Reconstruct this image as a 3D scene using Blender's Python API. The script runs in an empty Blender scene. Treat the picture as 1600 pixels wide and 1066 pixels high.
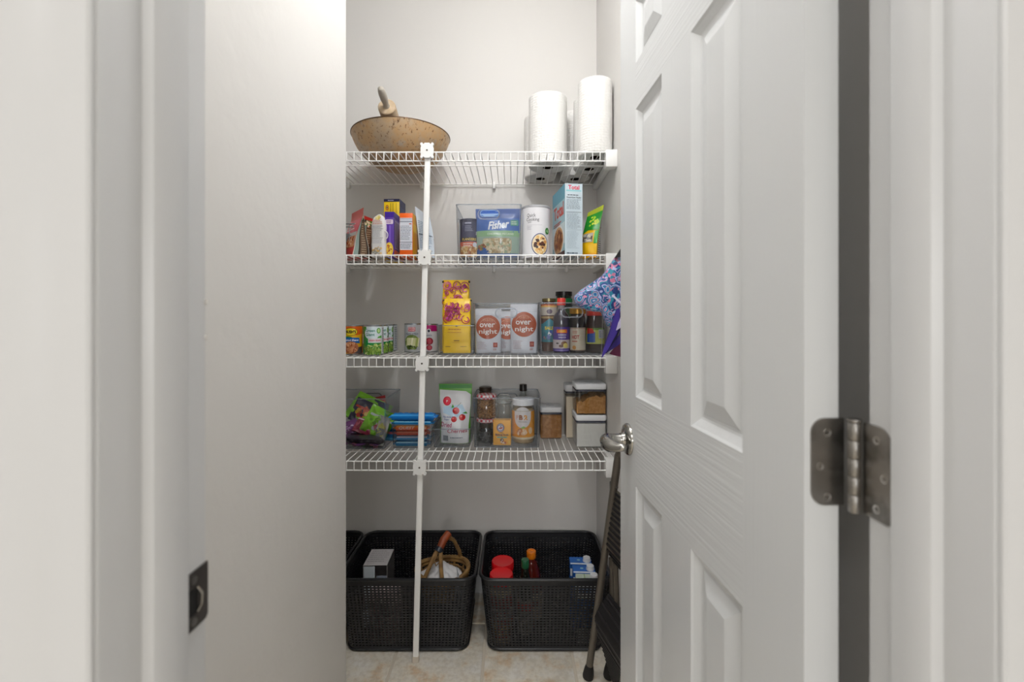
import bpy, math, random
from mathutils import Vector, Matrix, noise

scene = bpy.context.scene
COL = scene.collection
R = math.radians
rnd = random.Random(7)

# ------------------------------------------------------------------ camera, world, lights, exposure
CAMZ, FPX, CX, HY = 1.27, 711.1, 800.0, 497.0
cam_d = bpy.data.cameras.new('camera')
cam_d.sensor_width = 36.0; cam_d.lens = 16.0
cam_d.shift_y = -(533.0 - HY) / 1600.0
cam_d.clip_start = 0.02; cam_d.clip_end = 50
cam_d.dof.use_dof = True; cam_d.dof.focus_distance = 1.75; cam_d.dof.aperture_fstop = 4.2
cam = bpy.data.objects.new('camera', cam_d); COL.objects.link(cam)
cam.location = (0, 0, CAMZ); cam.rotation_euler = (R(90), 0, 0)
scene.camera = cam

world = bpy.data.worlds.new('world'); scene.world = world
world.use_nodes = True
world.node_tree.nodes['Background'].inputs[0].default_value = (0.9, 0.92, 1.0, 1)
world.node_tree.nodes['Background'].inputs[1].default_value = 0.3

def add_light(name, kind, loc, power, size=.1, rot=(0, 0, 0), color=(1, 1, 1), sy=None):
    d = bpy.data.lights.new(name, kind); d.energy = power; d.color = color
    if kind == 'AREA':
        d.size = size
        if sy: d.shape = 'RECTANGLE'; d.size_y = sy
    else: d.shadow_soft_size = size
    o = bpy.data.objects.new(name, d); COL.objects.link(o); o.location = loc; o.rotation_euler = rot
    return o
add_light('pantry_lamp', 'POINT', (-.03, .88, 2.60), 19, .045, color=(.985, .99, 1))
add_light('hall_lamp', 'AREA', (-.45, -1.5, 2.74), 26, 1.1, color=(1, .997, .99))
add_light('hall_fill', 'AREA', (-.1, -4.84, 1.48), 42, 2.3, rot=(R(90), 0, 0), color=(.985, .99, 1), sy=.66)  # added fill light from behind the camera, no real window there

scene.view_settings.view_transform = 'Standard'
scene.view_settings.look = 'None'
scene.view_settings.gamma = 1.0
scene.view_settings.use_curve_mapping = False
scene.view_settings.exposure = 0.10
scene.cycles.transparent_max_bounces = 40
scene.cycles.max_bounces = 10
scene.cycles.diffuse_bounces = 6

# ------------------------------------------------------------------ helpers
def lin(c):
    if isinstance(c, str):
        c = [int(c[i:i + 2], 16) / 255 for i in (0, 2, 4)]
        return tuple(x / 12.92 if x <= .04045 else ((x + .055) / 1.055) ** 2.4 for x in c)
    return tuple(c)

_M = {}
def M(name, col='ffffff', rough=.5, metal=0.0, spec=.5, bump=None, mix=None, coat=0, sss=0):
    """bump=(scale,strength,dist[,stretch])  mix=(col2,scale,lo,hi)"""
    if name in _M: return _M[name]
    m = bpy.data.materials.new(name); m.use_nodes = True; _M[name] = m
    nt = m.node_tree; b = nt.nodes['Principled BSDF']
    b.inputs['Base Color'].default_value = (*lin(col), 1)
    b.inputs['Roughness'].default_value = rough
    b.inputs['Metallic'].default_value = metal
    b.inputs['Specular IOR Level'].default_value = spec
    b.inputs['Coat Weight'].default_value = coat
    tc = nt.nodes.new('ShaderNodeTexCoord')
    if mix:
        n = nt.nodes.new('ShaderNodeTexNoise'); n.inputs['Scale'].default_value = mix[1]; n.inputs['Detail'].default_value = 5
        r = nt.nodes.new('ShaderNodeValToRGB')
        r.color_ramp.elements[0].position = mix[2]; r.color_ramp.elements[0].color = (*lin(col), 1)
        r.color_ramp.elements[1].position = mix[3]; r.color_ramp.elements[1].color = (*lin(mix[0]), 1)
        nt.links.new(tc.outputs['Object'], n.inputs['Vector']); nt.links.new(n.outputs['Fac'], r.inputs[0])
        nt.links.new(r.outputs[0], b.inputs['Base Color'])
    if bump:
        n = nt.nodes.new('ShaderNodeTexNoise'); n.inputs['Scale'].default_value = bump[0]; n.inputs['Detail'].default_value = 4
        bp = nt.nodes.new('ShaderNodeBump'); bp.inputs['Strength'].default_value = bump[1]; bp.inputs['Distance'].default_value = bump[2]
        src = tc.outputs['Object']
        if len(bump) > 3:
            mp = nt.nodes.new('ShaderNodeMapping'); mp.inputs['Scale'].default_value = bump[3]
            nt.links.new(src, mp.inputs['Vector']); src = mp.outputs[0]
        nt.links.new(src, n.inputs['Vector']); nt.links.new(n.outputs['Fac'], bp.inputs['Height'])
        nt.links.new(bp.outputs[0], b.inputs['Normal'])
    return m

def clear_mat(name, tint='f4f6f8', lo=.04, hi=.55, gcol='ffffff', rough=.04, body=0.0, bodycol='b8bcc0', edge='dfe2e7'):
    """thin clear plastic or glass: mostly see-through, more mirror-like where it is seen edge on"""
    m = bpy.data.materials.new(name); m.use_nodes = True; nt = m.node_tree
    for n in list(nt.nodes): nt.nodes.remove(n)
    out = nt.nodes.new('ShaderNodeOutputMaterial')
    tr = nt.nodes.new('ShaderNodeBsdfTransparent'); tr.inputs[0].default_value = (*lin(tint), 1)
    gl = nt.nodes.new('ShaderNodeBsdfGlossy'); gl.inputs['Color'].default_value = (*lin(gcol), 1); gl.inputs['Roughness'].default_value = rough
    lf = nt.nodes.new('ShaderNodeLayerWeight'); lf.inputs[0].default_value = .5
    pw = nt.nodes.new('ShaderNodeMath'); pw.operation = 'POWER'; pw.inputs[1].default_value = 3.0
    cm = nt.nodes.new('ShaderNodeMix'); cm.data_type = 'RGBA'; cm.inputs[6].default_value = (*lin(tint), 1); cm.inputs[7].default_value = (*lin(edge), 1)
    nt.links.new(lf.outputs['Facing'], pw.inputs[0]); nt.links.new(pw.outputs[0], cm.inputs[0]); nt.links.new(cm.outputs[2], tr.inputs[0])
    df = nt.nodes.new('ShaderNodeBsdfDiffuse'); df.inputs[0].default_value = (*lin(bodycol), 1)
    lw = nt.nodes.new('ShaderNodeLayerWeight'); lw.inputs[0].default_value = .35
    mr = nt.nodes.new('ShaderNodeMapRange'); mr.inputs['To Min'].default_value = lo; mr.inputs['To Max'].default_value = hi
    mx = nt.nodes.new('ShaderNodeMixShader'); m2 = nt.nodes.new('ShaderNodeMixShader'); m2.inputs[0].default_value = body
    nt.links.new(lw.outputs['Fresnel'], mr.inputs['Value']); nt.links.new(mr.outputs[0], mx.inputs[0])
    nt.links.new(tr.outputs[0], m2.inputs[1]); nt.links.new(df.outputs[0], m2.inputs[2])
    nt.links.new(m2.outputs[0], mx.inputs[1]); nt.links.new(gl.outputs[0], mx.inputs[2])
    nt.links.new(mx.outputs[0], out.inputs[0])
    _M[name] = m
    return m

def ink_mat(name, rough, spec=.5, metal=0.0):
    m = bpy.data.materials.new(name); m.use_nodes = True; nt = m.node_tree
    b = nt.nodes['Principled BSDF']; a = nt.nodes.new('ShaderNodeAttribute'); a.attribute_name = 'ink'
    nt.links.new(a.outputs['Color'], b.inputs['Base Color'])
    b.inputs['Roughness'].default_value = rough; b.inputs['Specular IOR Level'].default_value = spec; b.inputs['Metallic'].default_value = metal
    return m
INK = ink_mat('printed_ink', .45); INKG = ink_mat('glossy_printed_ink', .25); INKM = ink_mat('matte_printed_ink', .8, .2)

def P(px, D): return (px - CX) / FPX * D
def Z(py, D): return CAMZ + (HY - py) / FPX * D

def link(o, parent=None):
    COL.objects.link(o)
    if parent: o.parent = parent
    return o
def tag(o, label=None, cat=None, group=None, kind=None):
    if label: o['label'] = label
    if cat: o['category'] = cat
    if group: o['group'] = group
    if kind: o['kind'] = kind
    return o
def thing(name, label, cat, loc=(0, 0, 0), rz=0, group=None, kind=None, rot=None):
    o = bpy.data.objects.new(name, None); COL.objects.link(o)
    o.empty_display_size = .05
    o.location = loc; o.rotation_euler = rot if rot else (0, 0, rz)
    return tag(o, label, cat, group, kind)
def copy_tree(o, parent=None):
    c = o.copy(); COL.objects.link(c); c.parent = parent
    for ch in [x for x in bpy.data.objects if x.parent == o]: copy_tree(ch, c)
    return c

def rrect(x0, y0, x1, y1, r, n=5):
    pts = []
    r = max(1e-5, min(r, (x1 - x0) / 2 - 1e-5, (y1 - y0) / 2 - 1e-5))
    for cx, cy, a0 in ((x1 - r, y1 - r, 0), (x0 + r, y1 - r, 90), (x0 + r, y0 + r, 180), (x1 - r, y0 + r, 270)):
        for i in range(n + 1):
            a = R(a0 + 90 * i / n); pts.append((cx + r * math.cos(a), cy + r * math.sin(a)))
    return pts

class MB:
    def __init__(s): s.v = []; s.f = []; s.m = []
    def add(s, vs, fs, mat=0):
        o = len(s.v); s.v += [tuple(v) for v in vs]
        s.f += [tuple(o + i for i in f) for f in fs]; s.m += [mat] * len(fs)
        return s
    def box(s, x0, y0, z0, x1, y1, z1, mat=0):
        return s.add([(x0, y0, z0), (x1, y0, z0), (x1, y1, z0), (x0, y1, z0), (x0, y0, z1), (x1, y0, z1), (x1, y1, z1), (x0, y1, z1)],
                     [(3, 2, 1, 0), (4, 5, 6, 7), (0, 1, 5, 4), (1, 2, 6, 5), (2, 3, 7, 6), (3, 0, 4, 7)], mat)
    def loft(s, rings, mat=0, cap0=True, cap1=True):
        n = len(rings[0]); vs = [p for r in rings for p in r]; fs = []
        for k in range(len(rings) - 1):
            for i in range(n):
                j = (i + 1) % n; fs.append((k * n + i, k * n + j, (k + 1) * n + j, (k + 1) * n + i))
        if cap0: fs.append(tuple(reversed(range(n))))
        if cap1: fs.append(tuple((len(rings) - 1) * n + i for i in range(n)))
        return s.add(vs, fs, mat)
    def rbox(s, x0, y0, z0, x1, y1, z1, r=.004, b=.0015, mat=0, n=4):
        rg = []
        for z, i in ((z0, b), (z0 + b * .3, b * .3), (z0 + b, 0), (z1 - b, 0), (z1 - b * .3, b * .3), (z1, b)):
            rg.append([(x, y, z) for x, y in rrect(x0 + i, y0 + i, x1 - i, y1 - i, max(r - i, 1e-4), n)])
        return s.loft(rg, mat)
    def lathe(s, prof, n=32, c=(0, 0, 0), mat=0):
        rings = [[(c[0] + r * math.cos(2 * math.pi * i / n), c[1] + r * math.sin(2 * math.pi * i / n), c[2] + z) for i in range(n)] for r, z in prof]
        return s.loft(rings, mat, prof[0][0] > 1e-6, prof[-1][0] > 1e-6)
    def tube(s, pts, r, n=8, mat=0, caps=True, closed=False):
        pts = [Vector(p) for p in pts]; rings = []; N = len(pts)
        up = None
        for i, p in enumerate(pts):
            if closed: t = pts[(i + 1) % N] - pts[i - 1]
            else: t = pts[min(i + 1, N - 1)] - pts[max(i - 1, 0)]
            t.normalize()
            if up is None:
                up = Vector((0, 0, 1)) if abs(t.z) < .9 else Vector((1, 0, 0))
            a = (up - t * up.dot(t)).normalized(); b_ = t.cross(a); up = a
            k = 1.0
            if 0 < i < N - 1 or closed:
                d1 = (pts[i] - pts[i - 1]).normalized(); k = 1 / max(.5, d1.dot(t))
            rr = r[i] if isinstance(r, (list, tuple)) else r
            rings.append([tuple(p + a * (rr * k * math.cos(2 * math.pi * q / n)) + b_ * (rr * math.sin(2 * math.pi * q / n))) for q in range(n)])
        if closed: rings.append(rings[0]); caps = False
        return s.loft(rings, mat, caps, caps)
    def prism(s, poly, z0, z1, mat=0, fn=None):
        """poly in (x,y) extruded z0..z1; fn maps a point"""
        a = [(x, y, z0) for x, y in poly]; b = [(x, y, z1) for x, y in poly]
        if fn: a = [fn(*p) for p in a]; b = [fn(*p) for p in b]
        return s.loft([a, b], mat)
    def mesh(s, name, mats, ang=40, smooth=True):
        me = bpy.data.meshes.new(name); me.from_pydata(s.v, [], s.f)
        mats = mats if isinstance(mats, (list, tuple)) else [mats]
        for m in mats: me.materials.append(m)
        if len(mats) > 1: me.polygons.foreach_set('material_index', s.m)
        if smooth:
            me.polygons.foreach_set('use_smooth', [True] * len(me.polygons))
            me.update(); me.set_sharp_from_angle(angle=R(ang))
        me.validate(); me.update()
        return me
    def build(s, name, mats, parent=None, loc=(0, 0, 0), rot=(0, 0, 0), ang=40, smooth=True, label=None):
        o = bpy.data.objects.new(name, s.mesh(name, mats, ang, smooth)); o.location = loc; o.rotation_euler = rot
        if label: o['label'] = label
        return link(o, parent)

def fixn(o):
    import bmesh
    bm = bmesh.new(); bm.from_mesh(o.data); bmesh.ops.recalc_face_normals(bm, faces=bm.faces); bm.to_mesh(o.data); bm.free(); return o

_T = {}
def glyphs(txt, bold=0.0, shear=0.0, spacing=1.0):
    k = (txt, bold, shear, spacing)
    if k not in _T:
        for bb in (bold, bold * .6, bold * .3, 0.0):      # an outset outline can throw a stray point: fall back to a thinner one
            c = bpy.data.curves.new('t', 'FONT'); c.body = txt; c.size = 1; c.resolution_u = 2; c.offset = bb; c.shear = shear
            c.space_character = spacing
            o = bpy.data.objects.new('t', c); COL.objects.link(o)
            me = bpy.data.meshes.new_from_object(o)
            vs = [(v.co.x, v.co.y) for v in me.vertices]; fs = [tuple(q.vertices) for q in me.polygons]
            bpy.data.objects.remove(o); bpy.data.curves.remove(c); bpy.data.meshes.remove(me)
            xs = [v[0] for v in vs]; ys = [v[1] for v in vs]
            x0, x1, y0, y1 = min(xs), max(xs), min(ys), max(ys)
            if y1 - y0 < 1.4 and x1 - x0 < 1.1 * len(txt): break
        _T[k] = ([(x - (x0 + x1) / 2, y - (y0 + y1) / 2) for x, y in vs], fs, x1 - x0, y1 - y0)
    return _T[k]

def clip(poly, axis, lo, hi):
    for val, sgn in ((lo, 1), (hi, -1)):
        out = []
        for i, a in enumerate(poly):
            b = poly[(i + 1) % len(poly)]
            da, db = (a[axis] - val) * sgn, (b[axis] - val) * sgn
            if da >= 0: out.append(a)
            if (da > 0 and db < 0) or (da < 0 and db > 0):
                t = da / (da - db); out.append((a[0] + (b[0] - a[0]) * t, a[1] + (b[1] - a[1]) * t))
        poly = out
        if len(poly) < 3: return []
    return poly

class Print:
    """flat print laid on a surface: shapes in metres on the unrolled face, in layers"""
    def __init__(s, fn, du=None, dv=None, h0=.0005, dh=.00012):
        s.fn = fn; s.du = du; s.dv = dv; s.h = h0; s.dh = dh; s.v = []; s.f = []; s.c = []; s.d = {}
    def _put(s, vs, fs, col):
        ix = []
        for x, y in vs:
            k = (round(x, 6), round(y, 6), round(s.h, 6))
            if k not in s.d: s.d[k] = len(s.v); s.v.append(s.fn(x, y, s.h))
            ix.append(s.d[k])
        for f in fs:
            q = []
            for i in f:
                if ix[i] not in q: q.append(ix[i])
            if len(q) > 2: s.f.append(tuple(q)); s.c.append(lin(col))
    def poly(s, pts, col, layer=True):
        if layer: s.h += s.dh
        polys = [pts]
        for ax, d in ((0, s.du), (1, s.dv)):
            if not d: continue
            nxt = []
            for p in polys:
                lo = min(q[ax] for q in p); hi = max(q[ax] for q in p); n = max(1, math.ceil((hi - lo) / d))
                if n == 1: nxt.append(p); continue
                for k in range(n):
                    c = clip(p, ax, lo + (hi - lo) * k / n, lo + (hi - lo) * (k + 1) / n)
                    if c: nxt.append(c)
            polys = nxt
        for p in polys: s._put(p, [tuple(range(len(p)))], col)
        return s
    def rect(s, x0, y0, x1, y1, col, layer=True): return s.poly([(x0, y0), (x1, y0), (x1, y1), (x0, y1)], col, layer)
    def rr(s, x0, y0, x1, y1, r, col): return s.poly(rrect(x0, y0, x1, y1, r, 4), col)
    def disc(s, cx, cy, rx, ry, col, n=24, layer=True):
        return s.poly([(cx + rx * math.cos(2 * math.pi * i / n), cy + ry * math.sin(2 * math.pi * i / n)) for i in range(n)], col, layer)
    def arc(s, cx, cy, r, w, a0, a1, col, n=14, layer=True):
        if layer: s.h += s.dh
        for i in range(n):
            a, b = R(a0 + (a1 - a0) * i / n), R(a0 + (a1 - a0) * (i + 1) / n)
            s.poly([(cx + (r - w / 2) * math.cos(a), cy + (r - w / 2) * math.sin(a)), (cx + (r + w / 2) * math.cos(a), cy + (r + w / 2) * math.sin(a)),
                    (cx + (r + w / 2) * math.cos(b), cy + (r + w / 2) * math.sin(b)), (cx + (r - w / 2) * math.cos(b), cy + (r - w / 2) * math.sin(b))], col, False)
        return s
    def text(s, t, cx, cy, h, col, w=None, bold=.01, shear=0.0, rot=0.0, spacing=1.0):
        s.h += s.dh
        vs, fs, tw, th = glyphs(t, bold, shear, spacing)
        ky = h / th; kx = (w / tw) if w else ky; ca, sa = math.cos(R(rot)), math.sin(R(rot))
        pv = [(cx + x * kx * ca - y * ky * sa, cy + x * kx * sa + y * ky * ca) for x, y in vs]
        if s.dv:
            for f in fs: s.poly([pv[i] for i in f], col, False)
        else: s._put(pv, fs, col)
        return s
    def lines(s, x0, y0, x1, y1, n, col, fill=.5, seed=1):
        s.h += s.dh; g = random.Random(seed); st = (y1 - y0) / n
        for k in range(n):
            y = y1 - (k + .5) * st; x = x0; xe = x0 + (x1 - x0) * g.uniform(.7, 1)
            while x < xe:
                L = g.uniform(.06, .22) * (x1 - x0); e = min(x + L, xe)
                s.rect(x, y - st * fill / 2, e, y + st * fill / 2, col, False); x = e + .03 * (x1 - x0)
        return s
    def blobs(s, cx, cy, rx, ry, n, cols, size, seed=1, rectangle=False, elong=1.0):
        g = random.Random(seed)
        for q in range(n):
            if q % max(1, n // 4) == 0: s.h += s.dh
            if rectangle: x, y = g.uniform(-1, 1), g.uniform(-1, 1)
            else:
                a, r_ = g.uniform(0, 6.283), math.sqrt(g.random()) * .92; x, y = r_ * math.cos(a), r_ * math.sin(a)
            sz = size * g.uniform(.6, 1.3); a0 = g.uniform(0, 6.28)
            pts = []
            for i in range(7):
                a = 2 * math.pi * i / 7; ex, ey = sz * elong * math.cos(a), sz * math.sin(a)
                pts.append((cx + x * rx + ex * math.cos(a0) - ey * math.sin(a0), cy + y * ry + ex * math.sin(a0) + ey * math.cos(a0)))
            if rectangle:
                pts = clip(clip(pts, 0, cx - rx, cx + rx), 1, cy - ry, cy + ry) if True else pts
            if len(pts) > 2: s._put(pts, [tuple(range(len(pts)))], g.choice(cols))
        return s
    def build(s, parent, mat=None, name='printed_label', label=None):
        me = bpy.data.meshes.new(name); me.from_pydata(s.v, [], s.f)
        me.validate() if False else None
        at = me.color_attributes.new('ink', 'FLOAT_COLOR', 'CORNER'); buf = []
        for p, c in zip(me.polygons, s.c): buf += [c[0], c[1], c[2], 1.0] * p.loop_total
        at.data.foreach_set('color', buf)
        me.materials.append(mat or INK)
        if s.du or s.dv: me.polygons.foreach_set('use_smooth', [True] * len(me.polygons))
        me.update()
        o = bpy.data.objects.new(name, me)
        if label: o['label'] = label
        return link(o, parent)

def plane_map(x0=0, y0=0, z0=0, face='front'):
    if face == 'front': return lambda u, v, h: (x0 + u, y0 - h, z0 + v)
    if face == 'right': return lambda u, v, h: (x0 + h, y0 + u, z0 + v)
    if face == 'left': return lambda u, v, h: (x0 - h, y0 - u, z0 + v)
    if face == 'top': return lambda u, v, h: (x0 + u, y0 + v, z0 + h)
def cyl_map(Rr, turn=0): return lambda u, v, h: ((Rr + h) * math.sin(u / Rr + turn), -(Rr + h) * math.cos(u / Rr + turn), v)

# common materials
WHITE_WIRE = M('white_coated_wire', 'f6f6f4', .35)
WHITE_PL = M('white_plastic', 'ececea', .35)
STEEL = M('tin_can_steel', 'b8bcc0', .25, 1.0)
CHROME = M('polished_nickel', 'a9a7a2', .14, 1.0)
NICKEL = M('satin_nickel', '9a9793', .34, 1.0)
ACRYL = clear_mat('clear_acrylic', 'fafbfc', .012, .45, body=.008)
ACRYL_EDGE = clear_mat('acrylic_edge', 'dfe3ea', .03, .35, body=.22, bodycol='c4cad2', rough=.3, edge='b8bec8')
GLASS = clear_mat('jar_glass', 'fafcfb', .02, .5, body=.006)

# ------------------------------------------------------------------ the room
XR, XS, XL, YB, YS, ZC = .392, -.400, -1.30, 2.112, 1.106, 2.80
JL, JR, JY0, JY1 = -.284, .331, .311, .423
WALL = M('painted_wall', 'dad8d5', .55, bump=(34, .22, .0012), spec=.35)
WALLF = M('painted_drywall_texture', 'dad8d5', .5, bump=(22, .6, .0026), spec=.4)
CEIL = M('ceiling_paint', 'f0efed', .8)
TRIM = M('white_trim_paint', 'cdcecf', .34, spec=.5)
GROUT = M('tile_grout', 'd2c8b8', .9, bump=(200, .3, .001))

def struct(name, mb, mat, parent=None, **k):
    o = mb.build(name, mat, parent, **k)
    if parent is None: o['kind'] = 'structure'
    return o
def wall(name, *b, mat=WALL): return struct(name, MB().box(*b), mat, smooth=False)

wall('wall_back', XL - .1, YB, 0, XR + .1, YB + .1, ZC)
wall('wall_right', XR, JY1, 0, XR + .1, YB, ZC)
wall('wall_left', XL - .1, YS, 0, XL, YB, ZC)
sb = MB().rbox(XS - .12, JY1, 0, XS, YS, ZC, r=.012, b=.0001)
struct('wall_stub', sb, WALLF)
wall('wall_inner', XL - .1, YS - .12, 0, XS - .12, YS, ZC, mat=WALLF)
wall('wall_front_left', -1.5, JY0, 0, JL - .018, JY1, ZC)
wall('wall_front_right', JR + .018, JY0, 0, 1.5, JY1, ZC)
wall('wall_front_head', JL - .018, JY0, 2.068, JR + .018, JY1, ZC)
wall('wall_hall_left', -1.5, -4.9, 0, -1.4, JY0, ZC)
wall('wall_hall_right', 1.4, -4.9, 0, 1.5, JY0, ZC)
wall('wall_hall_back', -1.5, -5.0, 0, 1.5, -4.9, ZC)
struct('ceiling', MB().box(-1.5, -5.0, ZC, 1.5, YB + .1, ZC + .1), CEIL, smooth=False)

# floor: a slab of grout with a tile laid in every field
fl = struct('floor', MB().box(-1.5, -5.0, -.05, 1.5, YB + .1, -.0035), GROUT, smooth=False)
def tile_mat():
    m = bpy.data.materials.new('beige_stone_look_tile'); m.use_nodes = True; nt = m.node_tree; b = nt.nodes['Principled BSDF']
    oi = nt.nodes.new('ShaderNodeObjectInfo'); tc = nt.nodes.new('ShaderNodeTexCoord')
    va = nt.nodes.new('ShaderNodeVectorMath'); va.operation = 'SCALE'; va.inputs[0].default_value = (37, 17, 5)
    vb = nt.nodes.new('ShaderNodeVectorMath'); vb.operation = 'ADD'
    nt.links.new(oi.outputs['Random'], va.inputs['Scale']); nt.links.new(tc.outputs['Object'], vb.inputs[0]); nt.links.new(va.outputs[0], vb.inputs[1])
    n1 = nt.nodes.new('ShaderNodeTexNoise'); n1.inputs['Scale'].default_value = 11; n1.inputs['Detail'].default_value = 6; n1.inputs['Roughness'].default_value = .6
    n2 = nt.nodes.new('ShaderNodeTexNoise'); n2.inputs['Scale'].default_value = 60; n2.inputs['Detail'].default_value = 6
    for n in (n1, n2): nt.links.new(vb.outputs[0], n.inputs['Vector'])
    r1 = nt.nodes.new('ShaderNodeValToRGB'); e = r1.color_ramp.elements
    e[0].position = .36; e[0].color = (*lin('eae6de'), 1); e[1].position = .72; e[1].color = (*lin('cfa878'), 1)
    x = r1.color_ramp.elements.new(.55); x.color = (*lin('e4dccc'), 1)
    r2 = nt.nodes.new('ShaderNodeValToRGB'); e = r2.color_ramp.elements
    e[0].position = .38; e[0].color = (.84, .82, .79, 1); e[1].position = .58; e[1].color = (1, 1, 1, 1)
    mx = nt.nodes.new('ShaderNodeMix'); mx.data_type = 'RGBA'; mx.blend_type = 'MULTIPLY'; mx.inputs[0].default_value = .8
    nt.links.new(n1.outputs['Fac'], r1.inputs[0]); nt.links.new(n2.outputs['Fac'], r2.inputs[0])
    nt.links.new(r1.outputs[0], mx.inputs[6]); nt.links.new(r2.outputs[0], mx.inputs[7]); nt.links.new(mx.outputs[2], b.inputs['Base Color'])
    bp = nt.nodes.new('ShaderNodeBump'); bp.inputs['Strength'].default_value = .3; bp.inputs['Distance'].default_value = .0015
    nt.links.new(n2.outputs['Fac'], bp.inputs['Height']); nt.links.new(bp.outputs[0], b.inputs['Normal'])
    b.inputs['Roughness'].default_value = .42
    return m
TILE = tile_mat()
g = .0058; pt = .333
tm = MB().rbox(g, g, -.003, pt - g, pt - g, .004, r=.004, b=.002, n=2).mesh('tile', TILE)
for i in range(-4, 5):
    for j in range(-13, 3):
        x, y = -.106 + pt * i, 1.555 + pt * j
        if x > 1.4 - pt or y < -2.6 or x < -1.45: continue
        if y > 1.0 and x > .3: continue
        o = bpy.data.objects.new('tile', tm); o.location = (x, y, -.004); link(o, fl)

for nm, b in (('baseboard_back', (XL, YB - .011, 0, XR, YB, .085)), ('baseboard_right', (XR - .011, JY1, 0, XR, YB - .011, .085)),
              ('baseboard_left', (XL, YS, 0, XL + .011, YB - .011, .085)), ('baseboard_inner', (XL + .011, YS, 0, XS, YS + .011, .085))):
    struct(nm, MB().rbox(*b[:3], *b[3:], r=.002, b=.002), TRIM)

# door frame
def jamb(name, side):
    xj = JL if side < 0 else JR
    s = side
    def X(d): return xj + s * d            # d: outwards, away from the opening
    lo, hi = sorted((X(0), X(.018)))
    j = struct(name, MB().rbox(lo, JY0, 0, hi, JY1, 2.05, r=.0025, b=.001), TRIM)
    lo, hi = sorted((X(-.010), X(0)))
    pr = [(X(0), .387), (X(-.009), .387), (X(-.010), .385), (X(-.010), .358), (X(-.007), .352), (X(0), .349)]
    if s > 0: pr = pr[::-1]
    fixn(MB().prism(pr, 0, 2.04).build('door_stop', TRIM, j))
    pts = [(0, 0), (0, .003), (.002, .0045), (.016, .0060), (.024, .0060), (.030, .0085), (.044, .0110), (.056, .0125), (.061, .011), (.062, 0)]
    pr = [(X(.001 + a), JY0 - t) for a, t in pts]
    fixn(MB().prism(pr, 0, 2.115).build('casing', TRIM, j, ang=25))
    return j
jl = jamb('trim_1', -1); jr = jamb('trim_2', 1)
hd = struct('trim_3', MB().box(JL, JY0, 2.05, JR, JY1, 2.068), TRIM, smooth=False)
MB().box(JL, .349, 2.04, JR, .387, 2.05).build('door_stop', TRIM, hd, smooth=False)
MB().box(JL - .067, JY0 - .016, 2.055, JR + .067, JY0, 2.115).build('casing', TRIM, hd, smooth=False)
# painted runs and chips on the latch side jamb edge
dr = MB()
for z, r_ in ((1.285, .0022), (1.252, .0016)): dr.lathe([(0, -r_ * 1.6), (r_ * .8, -r_), (r_, 0), (r_ * .8, r_), (0, r_ * 1.3)], 10, (JL, JY1 - .001, z))
dr.build('paint_drip', M('dried_paint', 'e6e4e0', .25), jl)
# strike plate
BRONZE = M('dark_metal', '565250', .42, .7)
sp = MB()
def jm(x, y, z): return (JL + z, x, y)
sp.prism([(.3935, .993), (.3935, 1.0445), (.4232, 1.0445), (.4232, .996), (.4205, .993)], 0, .0014, fn=jm)
so = sp.build('strike_plate', BRONZE, jl, label='dark metal latch strike plate'); fixn(so)
hl = MB().prism(rrect(.397, 1.006, .409, 1.030, .003, 3), .0013, .0018, fn=jm)
fixn(hl.build('latch_hole', M('black_recess', '0c0b0b', .9), so))
for z in (1.000, 1.037):
    fixn(MB().prism([(.404 + .0035 * math.cos(a * .6283), z + .0035 * math.sin(a * .6283)) for a in range(10)], .0012, .0024, fn=jm).build('screw', NICKEL, so))
fixn(MB().tube([(JL + .0015, .4085, 1.007), (JL + .0035, .411, 1.012), (JL + .004, .411, 1.022), (JL + .0015, .4085, 1.029)], .0012, 6).build('strike_lip', CHROME, so))

# ------------------------------------------------------------------ the door, hinged on the right, standing open
door = thing('door_1', 'white six panel door standing open into the pantry', 'door', (.2855, .445, .012), R(93.2), kind='structure')
PD = (0.965, .97, .97)
DGV = M('door_paint_upright_grain', 'd0d2d3', .28, bump=(1, .25, .0010, (190, 190, 4)))
DGH = M('door_paint_level_grain', 'd0d2d3', .28, bump=(1, .6, .0016, (4, 200, 200)))
TH = .035
def slab(nm, x0, z0, x1, z1, mat):
    MB().box(x0, -TH, z0, x1, 0, z1).build(nm, mat, door, smooth=False)
xs = (0, .107, .2475, .3625, .503, .61)
slab('stile', 0, 0, xs[1], 2.03, DGV); slab('stile', xs[4], 0, .61, 2.03, DGV)
rails = ((0, .235), (.908, 1.094), (1.693, 1.788), (1.918, 2.03))
for a, b in rails: slab('rail', xs[1], a, xs[4], b, DGH)
for a, b in ((.235, .908), (1.094, 1.693), (1.788, 1.918)): slab('mullion', xs[2], a, xs[3], b, DGV)
def panel(x0, z0, x1, z1):
    mb = MB()
    for sgn, yf in ((1, 0), (-1, -TH)):
        rg = []
        for i, d in ((0, 0), (.0035, .0030), (.0140, .0092), (.0175, .0102), (.0215, .0100), (.0240, .0088), (.0440, .0026), (.0465, .0020)):
            q = [(x0 + i, yf - sgn * d, z0 + i), (x1 - i, yf - sgn * d, z0 + i), (x1 - i, yf - sgn * d, z1 - i), (x0 + i, yf - sgn * d, z1 - i)]
            rg.append(q if sgn < 0 else q[::-1])
        mb.loft(rg, cap0=False)
    return mb.build('door_panel', DGV, door, smooth=False)
for a, b in ((xs[1], xs[2]), (xs[3], xs[4])):
    for c, d in ((.235, .908), (1.094, 1.693), (1.788, 1.918)): panel(a, c, b, d)

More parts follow.
